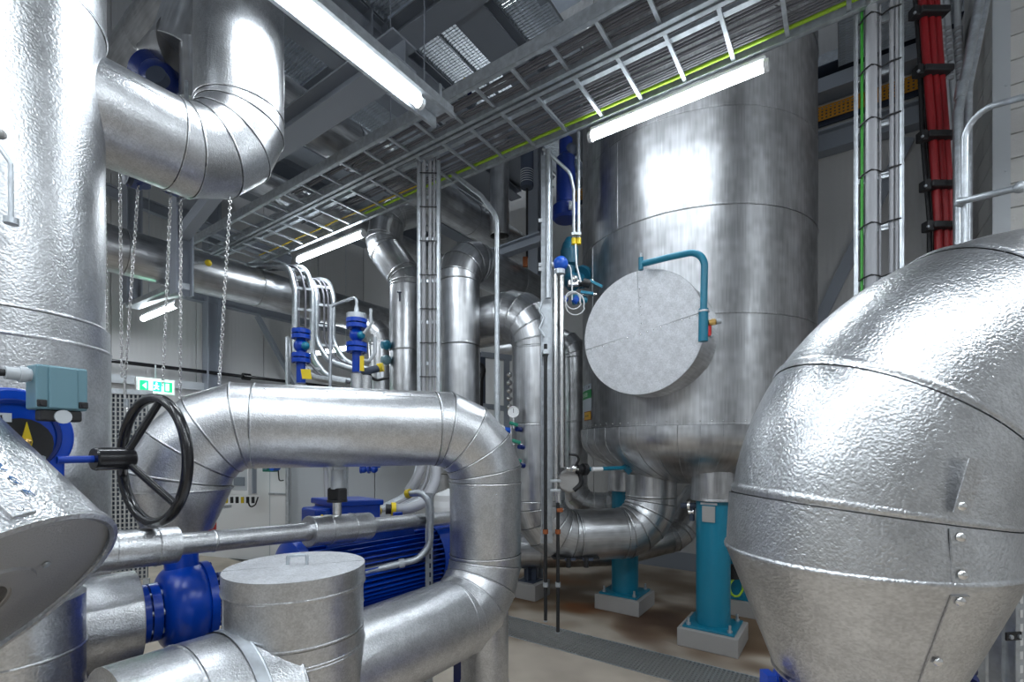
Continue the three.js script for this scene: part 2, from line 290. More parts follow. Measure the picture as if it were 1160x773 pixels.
// ================================================================== THE SETTING
const XL = -8.5, XR = 4.5, ZF = -6.6, ZN = 4.2, YC = 8.5;
{ // floor: worn beige concrete with rust and damp stains, cut by a drain channel
  const nf1 = pnoise(7, 7), nf2 = pnoise(23, 23), nf3 = pnoise(61, 61), nf4 = pnoise(140, 140);
  const X0 = -9, X1 = 5, Z0 = -7, Z1 = 4.5;
  const stains = [];                                           // [x, z, rx, rz, r, g, b, amount]
  const st = (u, v, rx, rz, c, a) => { const p = at(u, v, EYE * F / (v - HZ)); stains.push([p.x, p.z, rx, rz, ...c, a]); };
  for (const [u, v, rx, rz, a] of [[700, 690, 1.3, .6, .95], [820, 720, 1.0, .7, .9], [640, 665, .9, .5, .8], [860, 700, .9, .7, .8], [560, 700, .8, .3, .4], [760, 660, .9, .5, .45]]) st(u, v, rx, rz, [.47, .385, .30], a);
  st(655, 688, .24, .16, [.55, .30, .12], .75); st(634, 660, .22, .2, [.52, .33, .17], .6); st(690, 690, .3, .2, [.50, .33, .20], .5);
  st(735, 702, .55, .3, [.30, .22, .18], .75); st(768, 690, .4, .25, [.26, .21, .18], .5); st(735, 728, .4, .2, [.34, .25, .2], .45); st(610, 690, .3, .2, [.42, .32, .22], .5); st(870, 742, .35, .2, [.38, .28, .2], .45); st(830, 752, .35, .2, [.36, .28, .22], .45);
  const map = tex(1400, 1150, (x, y) => {
    const wx = X0 + x * (X1 - X0), wz = Z1 + y * (Z0 - Z1);
    const n = (nf1(x, y) - .5) * .07 + (nf2(x, y) - .5) * .08 + (nf3(x, y) - .5) * .06 + (nf4(x, y) - .5) * .04;
    let c = [.74 + n, .695 + n, .64 + n * .95];
    for (const s of stains) { const e0 = Math.hypot((wx - s[0]) / s[2], (wz - s[1]) / s[3]); if (e0 > 2.6) continue; const e = e0 + (nf2(x * 1.7, y * 1.7) - .5) * 1.3 + (nf3(x, y) - .5) * .9; const k = s[7] * Math.max(0, Math.min(1, 1.35 - e)); c = c.map((q, i) => lerp(q, s[4 + i], k)); }
    return c;
  }, { srgb: true, wrap: false });
  const slabUV = (g) => { const p = g.attributes.position, u = g.attributes.uv; for (let i = 0; i < p.count; i++) u.setXY(i, (p.getX(i) - X0) / (X1 - X0), (Z1 - p.getZ(i)) / (Z1 - Z0)); return g; };
  const mat = std('floor_concrete', { map, roughness: .62, metalness: 0, bumpMap: Object.assign(fineNoise.clone(), {}), bumpScale: .0008 }); mat.bumpMap.repeat.set(22, 18); mat.bumpMap.needsUpdate = true;
  const f = structure('floor');
  part(f, 'slab', slabUV(box(XL, XR, -.2, 0, -3.40, ZN)), mat); part(f, 'slab', slabUV(box(XL, XR, -.2, 0, ZF, -3.81)), mat);
  part(f, 'drain_channel', [box(XL, XR, -.2, -.16, -3.81, -3.40)], M.concrete);
  // drain grating
  const g = thing('drain_grating', 'steel mesh floor grating over the drain channel in the concrete floor', 'grating', V(-1, 0, -3.605));
  part(g, 'frame_angle', box(-4, 3.5, -.035, .003, -3.812, -3.80), M.galv); part(g, 'frame_angle', box(-4, 3.5, -.035, .003, -3.41, -3.398), M.galv);
  const bars = []; for (let x = -3.99; x < 3.5; x += .03) bars.push(box(x, x + .012, -.03, .001, -3.80, -3.41)); for (let k = 1; k < 13; k++) bars.push(box(-4, 3.5, -.03, .001, -3.80 + k * .03, -3.80 + k * .03 + .011));
  const m = part(g, 'grating_bars', bars, std('grating_steel', { color: lin(.45, .45, .44), metalness: .6, roughness: .5 })); m.userData.kind = 'stuff';
}
{ // walls: ribbed sandwich panels, block pier, plain enclosing walls, roof deck
  const wl = structure('wall_left'); for (let z = ZN; z > ZF - .01; z -= 1.08) { const z1 = Math.max(ZF, z - 1.07); if (z - z1 > .05) { const g = box(XL - .12, XL, 0, YC, z1, z - .008); part(wl, 'panel', g, M.panel); } }
  part(wl, 'backing', box(XL - .16, XL - .02, 0, YC, ZF, ZN), M.panelPlain);
  const wf = structure('wall_back'); for (let x = XL; x < 1.0; x += 1.08) { const x1 = Math.min(1.0, x + 1.072); part(wf, 'panel', box(x, x1, .0, YC, ZF - .12, ZF), M.panel); }
  part(wf, 'backing', box(XL, 1.3, 0, YC, ZF - .16, ZF - .02), M.panelPlain);
  const sk = structure('baseboard_back'); part(sk, 'skirting', box(XL, 1.0, 0, .23, ZF, ZF + .03), M.steel);
  const wr = structure('wall_right'); part(wr, 'mortar_core', box(1.012, 2.6, 0, YC, ZF, -5.512), M.mortar); part(wr, 'plain_section', box(2.6, XR, 0, YC, ZF, -5.5), M.panelPlain);
  const bm = [M.block, M.block.clone(), M.block.clone()]; bm[1].color = lin(.56, .55, .54); bm[2].color = lin(.63, .62, .60);
  let rows = 0; for (let y = 0; y < 7.3; y += .2, rows++) {
    const o = rows % 2 ? .2 : 0; for (let x = 1.0 + (o ? -.2 : 0); x < 2.59; x += .4) { const a = Math.max(1.0, x), b = Math.min(2.6, x + .392); if (b - a > .05) part(wr, 'block', box(a, b, y, y + .192, -5.6, -5.5, .006), bm[Math.floor(rnd() * 3)]); }
    for (let z = -5.61 + (o ? .2 : 0); z > ZF + .05; z -= .4) { const a = Math.min(-5.61, z), b = Math.max(ZF + .002, z - .392); if (a - b > .05) part(wr, 'block', box(1.0, 1.1, y, y + .192, b, a, .006), bm[Math.floor(rnd() * 3)]); }
  }
  const tr = structure('trim_1'); part(tr, 'corner_plate', box(1.0, 1.105, 0, YC, -5.495, -5.485), M.greyBox); part(tr, 'plate_screws', [5.3, 4.6, 3.9, 3.2, 2.5].map(y => bolt(V(1.08, y, -5.486), V(0, 0, 1), .01, .006)), M.galv);
  const wn = structure('wall_near'); part(wn, 'plain_panel', box(XL, XR, 0, YC, ZN, ZN + .15), M.panelPlain);
  const we = structure('wall_side'); part(we, 'plain_panel', box(XR, XR + .15, 0, YC, ZF, ZN), M.panelPlain);
  const ce = structure('ceiling'); part(ce, 'roof_deck', box(XL, XR, YC, YC + .15, ZF, ZN), M.roof);
}
// wall rails and posts on the panel walls
{
  const frame = (name, label, p0, p1, h, w, mat = M.steel, cat = 'steel beam') => single(name, label, cat, p0.y < p1.y ? p0 : p1, hbeam(p0, p1, h, w), mat);
  frame('wall_column', 'grey steel column against the ribbed wall behind the hanging chains', V(XL + .12, 0, -3.54), V(XL + .12, YC - .02, -3.54), .2, .2, M.steel, 'column');
  frame('wall_column', 'grey steel column on the ribbed wall beside the cross frame', V(XL + .12, 0, -.6), V(XL + .12, YC - .02, -.6), .2, .2, M.steel, 'column');
  single('wall_rail', 'grey horizontal steel rail on the ribbed wall above the exit sign', 'steel rail', V(XL + .06, 2.22, -2), bar(V(XL + .05, 2.62, ZN - .1), V(XL + .05, 2.62, ZF + .1), .08, .12), M.greyBox);
  single('wall_pipe', 'thin black pipe running along the ribbed wall with a round joint', 'pipe', V(XL + .16, 2.55, -3), [cyl(V(XL + .16, 2.85, 3.5), V(XL + .16, 2.85, -6.4), .028), cyl(V(XL + .16, 2.85, -4.0), V(XL + .16, 2.85, -4.12), .06)], M.black);
  frame('crane_rail', 'grey steel beam under the low insulated pipe along the ribbed wall', V(XL + .072, 4.07, -3.0), V(XL + .072, 4.07, ZF + .01), .2, .14);
  single('diagonal_brace', 'grey diagonal brace on the ribbed wall below the low pipe', 'brace', V(XL + .08, .4, -6.3), bar(V(XL + .25, 3.9, -4.2), V(XL + .25, 1.5, -5.7), .1, .06), M.steel);
  single('diagonal_brace', 'grey diagonal brace on the back wall beside the tall tank', 'brace', V(.2, 2.6, ZF + .06), bar(V(-.55, 2.4, ZF + .06), V(.55, 4.92, ZF + .06), .12, .06, V(0, 0, 1)), M.steel);
  // trays and ducts high on the back wall, right of the tank
  const tr = thing('wall_cable_tray', 'white side rail of a cable tray high on the wall behind the tank', 'cable tray', V(-1, 5.86, ZF + .3));
  part(tr, 'side_rail', box(-3.4, .95, 5.88, 6.0, ZF + .3, ZF + .312), M.galv); part(tr, 'tray_floor', box(-3.4, .95, 5.87, 5.88, ZF + .02, ZF + .31), M.steelDark);
  single('wall_duct', 'dark blue-grey duct high on the wall under the white cable tray', 'duct', V(-1, 5.62, ZF + .2), box(-3.4, .95, 5.62, 5.78, ZF + .02, ZF + .26, .01), M.steel);
  const y = thing('orange_mesh_tray', 'orange perforated tray high on the wall behind the tank', 'cable tray', V(-1, 5.38, ZF + .1)); const l = []; for (let x = -3.4; x < .93; x += .04) l.push(box(x, x + .022, 5.38, 5.54, ZF + .11, ZF + .118)); for (let k = 0; k < 5; k++) l.push(box(-3.4, .95, 5.38 + k * .036, 5.396 + k * .036, ZF + .112, ZF + .12)); const om = part(y, 'orange_mesh', l, M.orange); om.userData.kind = 'stuff'; part(y, 'tray_back', box(-3.4, .95, 5.36, 5.56, ZF + .02, ZF + .04), M.steelDark);
  single('wall_beam', 'grey steel beam on the wall below the orange tray', 'steel beam', V(-1, 5.0, ZF + .1), hbeam(V(-3.4, 5.12, ZF + .1), V(.95, 5.12, ZF + .1), .24, .16), M.steel);
}

// ================================================================== LAMPS
function stripLight(p0, p1, label, { post = 0 } = {}) {
  const dir = p1.clone().sub(p0).normalize(), L = p0.distanceTo(p1), mid = p0.clone().add(p1).multiplyScalar(.5), t = thing('strip_light', label, 'lamp', mid);
  const side = UPV.clone().cross(dir);
  const dif = part(t, 'diffuser', sweep([off(p0, dir, .02), off(p0, dir, .03), off(p1, dir, -.03), off(p1, dir, -.02)], .031, 16), M.lamp); dif.castShadow = false;
  part(t, 'housing', bar(off(off(p0, UPV, .045), dir, .01), off(off(p1, UPV, .045), dir, -.01), 0.05, .03, UPV, .01), M.white);
  part(t, 'end_cap', cyl(off(p0, dir, -.005), off(p0, dir, .022), .037), M.white); part(t, 'end_cap', cyl(off(p1, dir, .005), off(p1, dir, -.022), .037), M.white);
  if (post) for (const k of [.2, .8]) part(t, 'suspension', cyl(off(off(p0, dir, L * k), UPV, .06), off(off(p0, dir, L * k), UPV, .06 + post), .005), M.galv);
  const l = new THREE.RectAreaLight(LAMP_COLOR, LAMP_POWER, L - .08, .05); l.position.copy(off(mid, UPV, -.033)); l.up.copy(side.clone().negate()); l.lookAt(off(mid, UPV, -2)); l.name = 'strip_light_glow'; scene.add(l);
  return t;
}
const YT = 4.10;                                                   // underside of the cable ladders
stripLight(V(-2.235, 3.86, -2.18), V(-2.235, 3.86, -.98), 'long glowing strip light in the grey trough beside the top left pipe elbow');
stripLight(V(-1.60, YT - .08, -3.33), V(-.39, YT - .08, -3.33), 'glowing strip light under the cable ladder in front of the tank');
stripLight(V(-5.68, YT - .08, -3.40), V(-4.37, YT - .08, -3.40), 'glowing strip light under the cable ladder above the curved ladders');
stripLight(V(-7.85, 3.40, -2.45), V(-6.72, 3.40, -2.45), 'small glowing strip light under the steel frame by the hanging chains', { post: 2.36 });
stripLight(at(350, 402, 8.2), at(403, 393, 7.6), 'small far strip light seen behind the blue valves', { post: 2.5 });
// out-of-frame strip lights: some inferred from highlights, the rest added to fill the hall
for (const [a, b, w] of [[V(-2.235, 3.86, .25), V(-2.235, 3.86, 1.6), 'beside the tripod'], [V(1.3, 4.02, -3.33), V(2.6, 4.02, -3.33), 'over the block pier'], [V(-.6, 4.03, .2), V(.7, 4.03, .2), 'over the walkway'], [V(1.6, 4.03, -1.6), V(1.6, 4.03, -.2), 'over the large reducer'], [V(-5.4, 4.03, .1), V(-4.1, 4.03, .1), 'near the left riser'], [V(-2.2, 4.03, 2.4), V(-.9, 4.03, 2.4), 'at the near wall'], [V(.6, 4.03, 1.5), V(1.9, 4.03, 1.5), 'behind the tripod'], [V(-.2, 4.03, -1.0), V(1.1, 4.03, -1.0), 'added as fill between the tripod and the reducer'], [V(-1.1, 4.03, -.5), V(-1.1, 4.03, .8), 'added as fill left of the tripod'], [V(-3.6, 4.03, .9), V(-3.6, 4.03, 2.2), 'added as fill behind the riser'], [V(2.6, 4.03, -3.0), V(2.6, 4.03, -1.7), 'added as fill beyond the reducer'], [V(-5.6, 4.03, 2.2), V(-4.3, 4.03, 2.2), 'added as fill in the near corner'], [V(-4.9, 7.6, -2.9), V(-3.6, 7.6, -2.9), 'added on the upper platform'], [V(-4.2, 7.6, -5.2), V(-2.9, 7.6, -5.2), 'added at the back of the upper platform']])
  stripLight(a, b, 'strip light ' + w + ' out of the picture', { post: 1.2 });  // upper platform pair is added to brighten the roof behind the gratings
{ // trough that carries the first light
  const t = thing('light_trough', 'grey sheet-metal trough holding the long strip light', 'trough', V(-2.235, 3.85, -1.5)), z0 = -2.4, z1 = 1.7, y = 3.86;
  part(t, 'trough_web', box(-2.31, -2.16, y + .07, y + .078, z0, z1), M.galv); for (const x of [-2.314, -2.156]) part(t, 'trough_side', box(x - .003, x + .003, y, y + .078, z0, z1), M.galv);
  part(t, 'trough_lip', box(-2.335, -2.314, y, y + .006, z0, z1), M.galv); part(t, 'trough_lip', box(-2.156, -2.135, y, y + .006, z0, z1), M.galv);
  for (const z of [-2.36, -.2, 1.4]) part(t, 'hanger', bar(V(-2.235, y + .078, z), V(-2.235, z < -2 ? YT : 5.5, z), .02, .01), M.galv);
}

// ================================================================== OVERHEAD STEEL AND GRATING
{
  const beam = (label, p0, p1, h = .3, w = .26, mat = M.steel) => single('platform_beam', label, 'steel beam', p0, hbeam(p0, p1, h, w), mat);
  beam('grey platform beam crossing behind the long strip light', V(-7.2, 5.70, -3.22), V(-2.4, 5.70, -3.22), .2, .24);
  beam('grey platform beam along the grating beside the long strip light', V(-4.38, 5.74, -6.4), V(-4.38, 5.74, -2.1), .12, .2);
  beam('grey platform beam between the overhead gratings', V(-3.78, 5.73, -6.4), V(-3.78, 5.73, -2.1), .14, .2);
  beam('wide grey platform beam above the cable ladder', V(-2.84, 5.72, -6.4), V(-2.84, 5.72, -2.1), .16, .34);
  beam('grey platform beam at the top edge above the cable ladder', V(-2.1, 5.70, -3.65), V(-2.1, 5.70, .5), .2, .26, M.steel);
  beam('grey platform beam behind the tall tank', V(-7.2, 5.55, -4.75), V(-2.4, 5.55, -4.75), .36, .24, M.steel);
  beam('grey beam over the far left pipes', V(-6.3, 5.4, -6.4), V(-6.3, 5.4, -2.1), .3, .24);
  beam('grey beam beside the far left pipes', V(-5.25, 5.3, -6.4), V(-5.25, 5.3, -2.1), .36, .24, M.steel);
  single('bracket_beam', 'light grey steel beam running from the strip light trough under the silver ceiling pipe', 'steel beam', V(-3.8, 4.12, -2.12), hbeam(V(-5.6, 4.2, -2.12), V(-2.32, 4.2, -2.12), .17, .2), M.steel);
  single('hanging_post', 'grey steel post hanging from the roof beside the long strip light', 'post', V(-3.79, 5.5, -3.2), hbeam(V(-3.74, 5.45, -3.02), V(-3.74, YC - .02, -3.02), .2, .2), M.steel);
  const grat = (label, x0, x1, z0, z1) => {
    const t = thing('ceiling_grating', label, 'grating', V((x0 + x1) / 2, 5.8, (z0 + z1) / 2), 'overhead walkway gratings'), l = [];
    for (let z = z0; z < z1; z += .034) l.push(box(x0, x1, 5.8, 5.83, z, z + .007)); for (let x = x0; x < x1; x += .05) l.push(box(x, x + .006, 5.822, 5.83, z0, z1));
    const m = part(t, 'grating_bars', l, M.galv); m.userData.kind = 'stuff';
    part(t, 'edge_bar', box(x0 - .006, x0, 5.795, 5.832, z0, z1), M.galv); part(t, 'edge_bar', box(x1, x1 + .006, 5.795, 5.832, z0, z1), M.galv);
  };
  grat('walkway grating overhead, right of the long strip light end', -3.66, -3.36, -4.6, -3.36); grat('walkway grating overhead beside the wide grey beam', -3.34, -3.02, -4.6, -3.36);
  grat('walkway grating overhead between top left elbow and strip light', -5.1, -4.5, -3.08, -1.8); grat('walkway grating overhead just right of the strip light', -4.25, -3.9, -3.08, -1.8); grat('walkway grating overhead at the top of the hanging post', -3.66, -3.06, -3.08, -1.8);
  grat('walkway grating overhead above the silver ceiling pipe', -5.1, -4.5, -4.6, -3.36); grat('walkway grating overhead at the top edge', -2.66, -2.26, -4.6, -2.0); grat('walkway grating overhead left of the tall tank', -2.0, -.9, -6.4, -5.95); grat('walkway grating overhead in the far corner', -3.6, -2.3, -6.4, -4.9); grat('walkway grating overhead right of the tank top', -.05, .9, -6.3, -4.9);
  const deck = (label, x0, x1, z0, z1) => single('added_deck_plate', label, 'deck plate', V((x0 + x1) / 2, 5.84, (z0 + z1) / 2), box(x0, x1, 5.84, 5.848, z0, z1), M.steel);  // plates added to close the gaps, so upper lamps shine only through gratings
  deck('added grey deck plate over the far left pipes', -8.3, -5.12, -6.45, -2.0); deck('added grey deck plate between the long strip light and the gratings', -4.48, -4.27, -6.45, -2.0); deck('added grey deck plate above the hanging post', -3.88, -3.68, -6.45, -2.0); deck('added grey deck plate over the wide grey beam', -3.0, -2.68, -6.45, -2.0); deck('added grey deck plate at the tank top edge', -2.24, -1.3, -3.6, .5); deck('added grey deck plate over the far end of the gratings', -5.1, -3.7, -6.45, -4.62);
  single('hanging_rod', 'thin dark rod hanging over the cable ladder left of the yellow coupling', 'rod', V(-2.9, 4.2, -2.5), cyl(V(-2.92, 4.17, -2.52), V(-2.92, 5.5, -2.52), .005), M.steel);
  single('hanging_rod', 'thin dark rod hanging over the cable ladder right of the yellow coupling', 'rod', V(-2.5, 4.2, -2.5), cyl(V(-2.55, 4.17, -2.52), V(-2.55, 5.5, -2.52), .005), M.steel);
  const c = thing('cable_coupling', 'small yellow and blue cable coupling on the cable ladder rail', 'coupling', at(528, 97, 3.6)); part(c, 'yellow_cap', ball(at(527, 92, 3.4), .022), M.yellow); part(c, 'blue_body', cyl(at(530, 96, 3.4), at(532, 106, 3.4), .018), M.blueDark);
}

// ================================================================== CABLE LADDERS
const ZA = -2.50, ZB = -2.80, ZC = -3.32;
{
  const rail = (z, x0, x1, flip) => merge([box(x0, x1, YT, YT + .085, z - .003, z + .003), box(x0, x1, YT, YT + .004, flip ? z - .03 : z, flip ? z : z + .03), box(x0, x1, YT + .081, YT + .085, flip ? z - .03 : z, flip ? z : z + .03)]);
  const ladder = (label, z0, z1, x0, x1, step) => {
    const t = thing('cable_ladder', label, 'cable ladder', V((x0 + x1) / 2, YT, (z0 + z1) / 2));
    part(t, 'rail', rail(z0, x0, x1, 1), M.galv); part(t, 'rail', rail(z1, x0, x1, 0), M.galv);
    for (let x = x0 + .12; x < x1; x += step) part(t, 'rung', [bar(V(x, YT + .012, z0 - .003), V(x, YT + .012, z1 + .003), .022, .003), bar(V(x - .01, YT + .02, z0 - .003), V(x - .01, YT + .02, z1 + .003), .003, .018), bar(V(x + .01, YT + .02, z0 - .003), V(x + .01, YT + .02, z1 + .003), .003, .018)], M.galv);
  };
  ladder('narrow overhead cable ladder nearest the long strip light', ZA, ZB + .012, -7.6, .6, .30);
  ladder('wide overhead cable ladder carrying the green and yellow cable', ZB - .012, ZC, -7.6, .6, .30);
  const run = (z, y, r, x0, x1, wob) => { const pts = []; for (let x = x0; x <= x1 + .01; x += .41) pts.push(V(x, y + r, z + wob * (rnd() - .5))); return sweep(pts, r, 6); };
  const Y0 = YT + .03;
  for (let k = 0; k < 11; k++) { if (k === 2 || k === 7) continue; const r = .006 + .004 * rnd(); single('grey_cable', 'grey cable lying along the narrow overhead ladder', 'cable', V(-2, Y0, ZA - .03 - k * .022), run(ZA - .03 - k * .022, Y0, r, -4.9 + rnd() * 2.4, .55, .012), k % 4 === 3 ? M.cableDark : M.cableTray, 'cables on the narrow overhead ladder'); }
  for (let k = 0; k < 17; k++) { if ([3, 4, 5, 9, 12].includes(k)) continue; const r = .006 + .005 * rnd(); single('grey_cable', 'grey cable lying along the wide overhead ladder', 'cable', V(-2, Y0, ZB - .04 - k * .024), run(ZB - .04 - k * .024, Y0, r, -5.2 + rnd() * 2.8, .55, .012), k % 5 === 2 ? M.cableDark : M.cableTray, 'cables on the wide overhead ladder'); }
  single('earth_cable', 'bright green and yellow earth cable along the wide overhead ladder', 'cable', V(-2, Y0, ZC + .06), run(ZC + .065, Y0 - .008, .013, -4.2, .55, .01), M.earth);
  single('earth_cable', 'yellow cable along the far end of the overhead ladder', 'cable', V(-5, Y0, ZC + .12), run(ZC + .13, Y0 - .004, .008, -6.2, -3.0, .02), M.yellow);
  single('cable_duct', 'slotted grey cable duct lying along the wide overhead ladder', 'duct', V(-2, Y0, -3), box(-6.8, .5, Y0, Y0 + .04, ZB - .16, ZB - .12), M.galv);
}

// ================================================================== TALL TANK
const TC = C(1.73, 4.61, 0), TR = 1.037;
{
  const t = thing('storage_tank', 'tall cylindrical tank clad in smooth aluminium with dished bottom', 'tank', V(TC.x, 1.2, TC.z));
  const lv = [1.82, 2.66, 3.48, 4.22, 5.0, 5.55]; for (let i = 0; i < 5; i++) part(t, 'shell_course', sleeve(V(TC.x, lv[i], TC.z), V(TC.x, lv[i + 1], TC.z), TR - (i % 2 ? .002 : 0), { seg: 96, bead: .004, bw: .014, gap: .004 }), M.tank);
  part(t, 'top_dome', smoothLathe(V(TC.x, 5.55, TC.z), UPV, Array.from({ length: 14 }, (_, i) => { const a = i / 13 * Math.PI / 2; return [.28 * Math.sin(a), TR * Math.pow(Math.cos(a), .55)]; }), 64), M.tank);
  // bottom: overlapping gores from the knuckle in to the centre
  const N = 40, prof = []; for (let i = 0; i <= 12; i++) { const a = i / 12; prof.push([a, 0]); }
  const pr = a => { if (a < .12) return [1.82 - a / .12 * .09, TR + .012]; const b = (a - .12) / .88 * Math.PI / 2; return [1.73 - .43 * Math.sin(b), (TR + .012) * Math.pow(Math.cos(b), 1.2)]; };
  const lips = [];
  for (let k = 0; k < N; k++) {
    const pos = [], nor = [], uv = [], idx = [], R = 14, S = 3;
    for (let i = 0; i <= R; i++) for (let j = 0; j <= S; j++) {
      const a = Math.min(.999, i / R), [y, r] = pr(a), [y2, r2] = pr(Math.min(1, a + .01)), f = (k + j / S * 1.06) / N * 2 * Math.PI, lift = j === 0 ? .004 : 0, tx = Math.cos(f), tz = Math.sin(f);
      pos.push(TC.x + (r + lift) * tx, y - lift * .5, TC.z + (r + lift) * tz); const dy = y2 - y, dr = r2 - r, l = Math.hypot(dy, dr) || 1; nor.push(-dy / l * tx, dr / l, -dy / l * tz); uv.push(f * .6, a * 1.4);
    }
    for (let i = 0; i < R; i++) for (let j = 0; j < S; j++) { const a = i * (S + 1) + j; idx.push(a, a + 1, a + S + 1, a + 1, a + S + 2, a + S + 1); }
    const gd = part(t, 'dish_gore', geom(pos, nor, uv, idx), M.aluFar);
    const f = k / N * 2 * Math.PI, lp = []; for (let i = 0; i <= 10; i++) { const [y, r] = pr(Math.min(.97, i / 10)); lp.push(V(TC.x + (r + .003) * Math.cos(f), y, TC.z + (r + .003) * Math.sin(f))); }
    lips.push(sweep(lp, .004, 5));
  }
  const lm = part(t, 'dish_seams', lips, M.aluFar); lm.userData.kind = 'stuff';
  const nb = []; for (let k = 0; k < 80; k++) { const f = k / 80 * 6.2832; nb.push(rivet(V(TC.x + TR * Math.cos(f), 1.85, TC.z + TR * Math.sin(f)), V(Math.cos(f), 0, Math.sin(f)), .006)); } const rv = part(t, 'rim_rivets', nb, M.chrome); rv.userData.kind = 'stuff';
  // vertical sheet joints on the shell
  for (const [ang, a, b] of [[.12, 0, 1], [.9, 1, 2], [.55, 2, 3], [1.02, 3, 4], [.35, 4, 5]]) { const f = Math.PI / 2 + ang - .2, n = V(Math.cos(f), 0, Math.sin(f)); part(t, 'lap_joint', bar(V(TC.x + n.x * TR, lv[a] + .012, TC.z + n.z * TR), V(TC.x + n.x * TR, lv[b] - .012, TC.z + n.z * TR), .025, .004, n), M.tank); }
  // three leg sleeves and legs
  const legs = [[1.70, 4.03], [1.17, 4.94], [2.32, 4.85]];
  legs.forEach(([X, d], i) => {
    const p = C(X, d, 0);
    const lg = part(t, 'leg', sleeve(V(p.x, .165, p.z), V(p.x, 1.6, p.z), .135, { seg: 36, ends: [0, 0] }), M.teal, 'teal steel tube leg');
    part(lg, 'leg_sleeve', [sleeve(V(p.x, 1.205, p.z), V(p.x, 1.66, p.z), .175, { seg: 36, bead: .004, bw: .012 }), lathe(V(p.x, 1.205, p.z), UPV, [[0, .137], [0, .175]], 36), sleeve(V(p.x, 1.215, p.z), V(p.x, 1.27, p.z), .177, { seg: 36, bead: .003, bw: .01 })], M.aluFar, 'aluminium sleeve');
    part(lg, 'foot_plate', box(p.x - .2, p.x + .2, .15, .168, p.z - .2, p.z + .2, .004), M.teal);
    for (const [a, b] of [[-1, -1], [-1, 1], [1, -1], [1, 1]]) part(lg, 'anchor_bolt', [cyl(V(p.x + a * .16, .168, p.z + b * .16), V(p.x + a * .16, .225, p.z + b * .16), .011, .011, 8), bolt(V(p.x + a * .16, .168, p.z + b * .16), UPV, .02, .018)], M.galv);
    const b = single('concrete_plinth', ['grey concrete plinth under the nearest teal tank leg', 'grey concrete plinth under the teal leg behind the bottom pipe loop', 'grey concrete plinth under the teal leg by the large reducer'][i], 'plinth', V(p.x, 0, p.z), box(p.x - .235, p.x + .235, 0, .15, p.z - .235, p.z + .235, .008), M.concrete);
  });
  { const p = C(1.70, 4.03, 0), n = C(-.6, -.8, 0).normalize(); const c = off(V(p.x, 1.10, p.z), n, .14), ex = UPV.clone().cross(n); part(t, 'rating_plate', [obox(c, ex, UPV, n, .1, .13, .012), obox(off(c, n, .007), ex, UPV, n, .08, .11, .004)], M.dull); part(t, 'leg_label', obox(off(off(c, UPV, .085), n, -.003), ex, UPV, n, .13, .018, .004), M.greyBox); }
  // notice stuck to the lower shell
  const a = at(675, 455, 4.45).sub(V(TC.x, 0, TC.z)); const phi = Math.atan2(a.z, a.x);
  const stick = (y0, y1, f0, f1, mat, name, lift, label) => { const pos = [], nor = [], uv = [], idx = []; for (let i = 0; i <= 8; i++) for (const y of [y0, y1]) { const f = lerp(f0, f1, i / 8), r = TR + lift; pos.push(TC.x + r * Math.cos(f), y, TC.z + r * Math.sin(f)); nor.push(Math.cos(f), 0, Math.sin(f)); uv.push(i / 8, y === y0 ? 0 : 1); } for (let i = 0; i < 8; i++) { const q = i * 2; idx.push(q, q + 1, q + 2, q + 1, q + 3, q + 2); } if (f0 > f1) idx.reverse(); return part(t, name, geom(pos, nor, uv, idx), mat, label); };
  const cv = (w, h, draw) => { const c = document.createElement('canvas'); c.width = w; c.height = h; const g = c.getContext('2d'); draw(g, w, h); const tx = new THREE.CanvasTexture(c); tx.colorSpace = THREE.SRGBColorSpace; return new THREE.MeshStandardMaterial({ map: tx, roughness: .5 }); };
  const fA = phi + .20, fB = phi - .09;
  stick(1.93, 2.235, fA, fB, cv(256, 256, (g, w, h) => { g.fillStyle = '#c9d2dc'; g.fillRect(0, 0, w, h); g.fillStyle = '#2f9a55'; g.fillRect(0, 44, w, 66); g.fillStyle = '#d8f0de'; g.font = 'bold 44px sans-serif'; g.fillText('PUFFER', 14, 94); g.fillStyle = '#39414e'; g.font = 'bold 30px sans-serif'; g.fillText('20', 10, 34); g.fillText('L. 4m', 150, 32); }), 'notice', .004, 'white notice with a green band');
  stick(1.90, 1.985, phi + .10, fB, cv(256, 128, (g, w, h) => { g.fillStyle = '#a5571d'; g.fillRect(0, 0, w, h); g.fillStyle = '#e5b02a'; g.fillRect(12, 12, w - 24, h - 24); g.fillStyle = '#6b4a12'; g.font = 'bold 34px sans-serif'; g.fillText('WASSER', 46, 76); }), 'orange_label', .007, 'small orange label');
}
